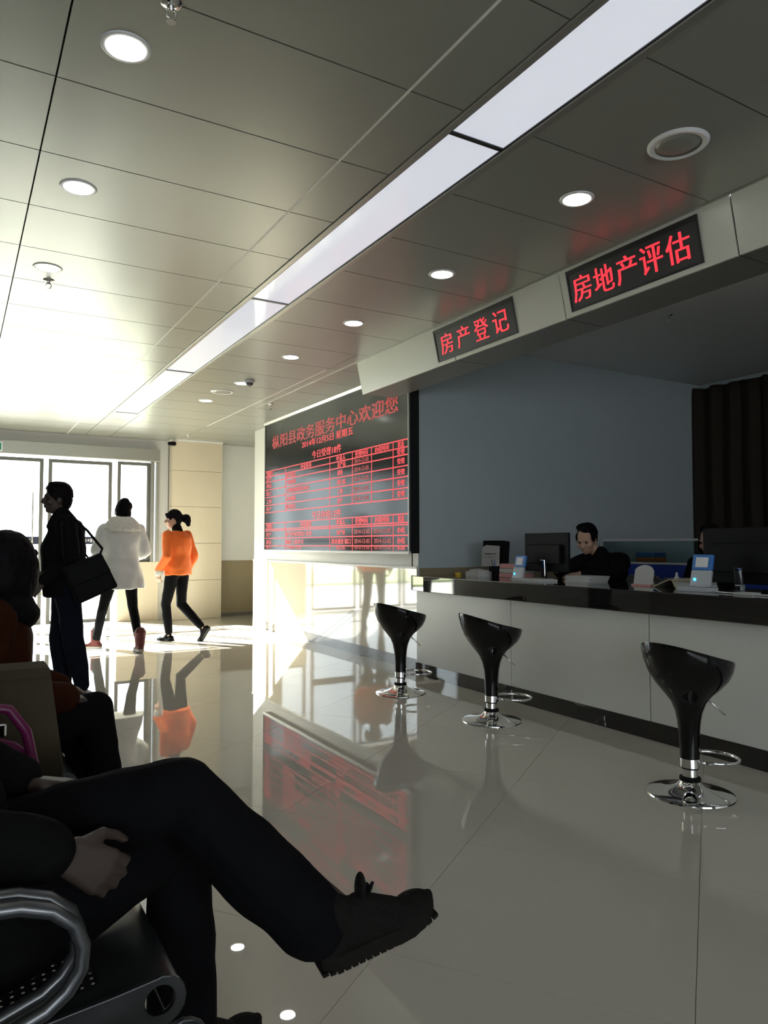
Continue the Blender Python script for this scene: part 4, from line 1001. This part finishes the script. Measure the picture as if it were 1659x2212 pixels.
rater(4.22, 4.885, ZS, 'blue and white rating device left of the smaller monitor', -.05)
rater(4.10, 3.00, ZS+.030, 'blue and white rating device in front of the large dark monitor', .10)

def item(name, mb, mat, label, cat, group=None, **k): return tag(build(name, mb, mat, None, **k), label, cat, group)
item('paper_stack', MB().box(4.02, 4.135, 2.91, 3.13, ZS, ZS+.028), 'device_white', 'white box under the rating device by the large monitor', 'box', bevel=.003)
# small monitor with a sheet stuck to its back at the far end
t = thing('monitor', 'small monitor with a white sheet hung over its back, far along the counter', 'monitor', (4.50, 5.62, ZS), 0)
build('casing', MB().prism([(0, -.155, .085), (.03, -.225, .075), (.03, .15, .085), (0, .15, .085)], (.02, 0, .255)), 'black_plastic', t, bevel=.006)
build('neck', MB().box(-.0, .03, -.03, .03, .008, .12), 'black_plastic', t); build('base', MB().lathe([(.001, 0), (.10, 0), (.10, .008), (.001, .012)], 24, cap=False), 'black_plastic', t, smooth=True, angle=40)
build('paper_sheet', MB().prism([(-.012, -.135, .09), (-.004, .145, .085), (.006, .145, .27), (.006, .08, .295), (-.0, -.135, .285)], (-.003, 0, 0)), 'paper', t)
m = MB()
for i in range(10): m.box(-.0125, -.0105, .075-.018*i, .086-.018*i, .205, .216)
for i in range(4): m.box(-.0145, -.0125, .075-.05*i, .083-.05*i, .172, .182)
o = build('print', m, 'grey_plastic', t); o['kind'] = 'stuff'
t = thing('pen_cup', 'black pen cup on the counter by the small monitor', 'cup', (4.32, 5.33, ZS))
build('cup', MB().lathe([(.038, 0), (.042, .10), (.039, .10), (.035, .006), (.001, .006)], 20), 'black_plastic', t, smooth=True, angle=40)
for i, (a, b) in enumerate(((.01, .02), (-.015, .01), (.0, -.02))): build('pen', MB().tube([(a*.5, b*.5, .01), (a*2.2, b*2.2, .16)], .004, 6), ('blue_plastic', 'grey_plastic', 'white_plastic')[i], t, smooth=True)
item('yellow_tape', MB().lathe([(.018, 0), (.034, 0), (.034, .025), (.018, .025), (.018, 0)], 20, c=(4.28, 5.86, ZS), cap=False), 'yellow_plastic', 'yellow tape roll at the far end of the counter', 'tape roll')
item('paper_pile', MB().prism([(4.20, 5.44, ZS), (4.34, 5.40, ZS), (4.36, 5.62, ZS), (4.22, 5.66, ZS)], (0, 0, .045)).prism([(4.21, 5.46, ZS+.045), (4.33, 5.44, ZS+.045), (4.34, 5.60, ZS+.06), (4.23, 5.62, ZS+.05)], (0, 0, .012)), 'paper', 'loose white papers between the tape roll and the pen cup', 'papers')['kind'] = 'stuff'
for i, (mt, l) in enumerate((('pink_paper', 'pink folder at the bottom of the pile beside the left rating device'), ('paper', 'white folder in the middle of the pile beside the left rating device'), ('pink_paper', 'pink folder on top of the pile beside the left rating device'))):
    item('folder', MB().box(4.30+.01*i, 4.54, 5.06-.012*i, 5.26+.008*i, ZS+.042*i, ZS+.042*(i+1)-.002), mt, l, 'folder', 'folders piled beside the left rating device', bevel=.004)
item('paper_sheets', MB().prism([(4.02, 4.45, ZS), (4.20, 4.40, ZS), (4.22, 4.74, ZS), (4.04, 4.76, ZS)], (0, 0, .018)), 'paper', 'papers lying under the smaller monitor', 'papers')
item('notebook', MB().prism([(4.51, 4.36, ZS), (4.60, 4.38, ZS), (4.59, 4.56, ZS), (4.50, 4.54, ZS)], (0, 0, .022)), 'cream_paper', 'cream notebook behind the smaller monitor', 'notebook', bevel=.003)
for i in range(3):
    item('document', MB().box(4.22+.01*i, 4.45, 4.10-.01*i, 4.34+.006*i, ZS+.017*i, ZS+.017*(i+1)-.001), 'paper', ('lowest', 'middle', 'topmost')[i]+' white document of the pile in front of the clerk in black', 'document', 'documents piled in front of the clerk', bevel=.002)
t = thing('desk_card', 'white card with a rounded top standing on the counter between clerk and open binder', 'card', (4.28, 3.62, ZS))
m = MB(); pts = [(-.085, .01), (.085, .01), (.085, .105)]+[(.085-.17*kk/8, .105+.045*math.sin(PI*(.12+.76*kk/8))) for kk in range(1, 8)]+[(-.085, .115)]
m.prism([(0.03*z/.15, -y, z) for y, z in pts], (.006, 0, 0)); build('card', m, 'paper', t, bevel=.002)
build('stand', MB().prism([(.02, -.04, 0), (.09, -.04, 0), (.03, -.04, .09)], (0, .08, 0)), 'white_plastic', t); build('lip', MB().box(-.02, .02, -.085, .085, 0, .012), 'pink_paper', t)
t = thing('binder', 'open cream binder lying on the counter, left of the right rating device', 'binder', (4.34, 3.32, ZS))
build('cover', MB().prism([(-.11, .17, .006), (-.11, .03, .062), (-.11, .022, .058), (-.11, .165, .001)], (.24, 0, 0)), 'cream_paper', t)
build('cover', MB().prism([(-.11, .03, .062), (-.11, -.18, .050), (-.11, -.18, .046), (-.11, .03, .054)], (.24, 0, 0)), 'cream_paper', t)
build('pages', MB().prism([(-.10, .02, .05), (-.10, -.02, .008), (-.10, -.17, .002), (-.10, -.17, .044)], (.22, 0, 0)), 'paper', t)
build('spine', MB().prism([(-.11, .016, .058), (-.11, -.015, .002), (-.11, -.024, .002), (-.11, .006, .058)], (.24, 0, 0)), 'cream_paper', t)
t = thing('glue_bottle', 'small white bottle standing behind the open binder', 'bottle', (4.50, 3.50, ZS))
build('body', MB().lathe([(.001, 0), (.020, 0), (.020, .055), (.009, .07), (.001, .07)], 16, cap=False), 'white_plastic', t, smooth=True, angle=40); build('cap', MB().lathe([(.010, .07), (.007, .095), (.001, .096)], 12), 'white_plastic', t, smooth=True, angle=40)
t = thing('mug', 'dark mug standing behind the open binder', 'mug', (4.52, 3.30, ZS))
build('cup', MB().lathe([(.001, 0), (.036, 0), (.038, .09), (.035, .09), (.033, .008), (.001, .008)], 20, cap=False), 'grey_plastic', t, smooth=True, angle=40); build('handle', MB().tube([(0, .037, .07), (0, .062, .06), (0, .062, .03), (0, .037, .02)], .005, 6), 'grey_plastic', t, smooth=True)
item('green_box', MB().box(4.38, 4.56, 2.55, 2.70, ZS, ZS+.05), 'green_plastic', 'dark green box beside the foot of the large monitor', 'box', bevel=.004)
item('note_pad', MB().box(4.00, 4.09, 2.60, 2.72, ZS, ZS+.014), 'paper', 'small white note pad at the right end of the counter', 'pad', bevel=.002)
item('paper_roll', MB().tube([(4.28, 2.36, ZS+.048), (4.42, 2.44, ZS+.048)], .048, 20), 'cream_paper', 'roll of brown paper at the right edge of the counter', 'paper roll', smooth=True, angle=40)
item('cable', MB().tube([(4.06, 2.88, ZS+.006), (4.02, 2.78, ZS+.006), (4.05, 2.66, ZS+.006), (4.0, 2.52, ZS+.006), (4.06, 2.40, ZS+.006)], .005, 6), 'white_plastic', 'pale cable lying in front of the large monitor', 'cable', smooth=True)
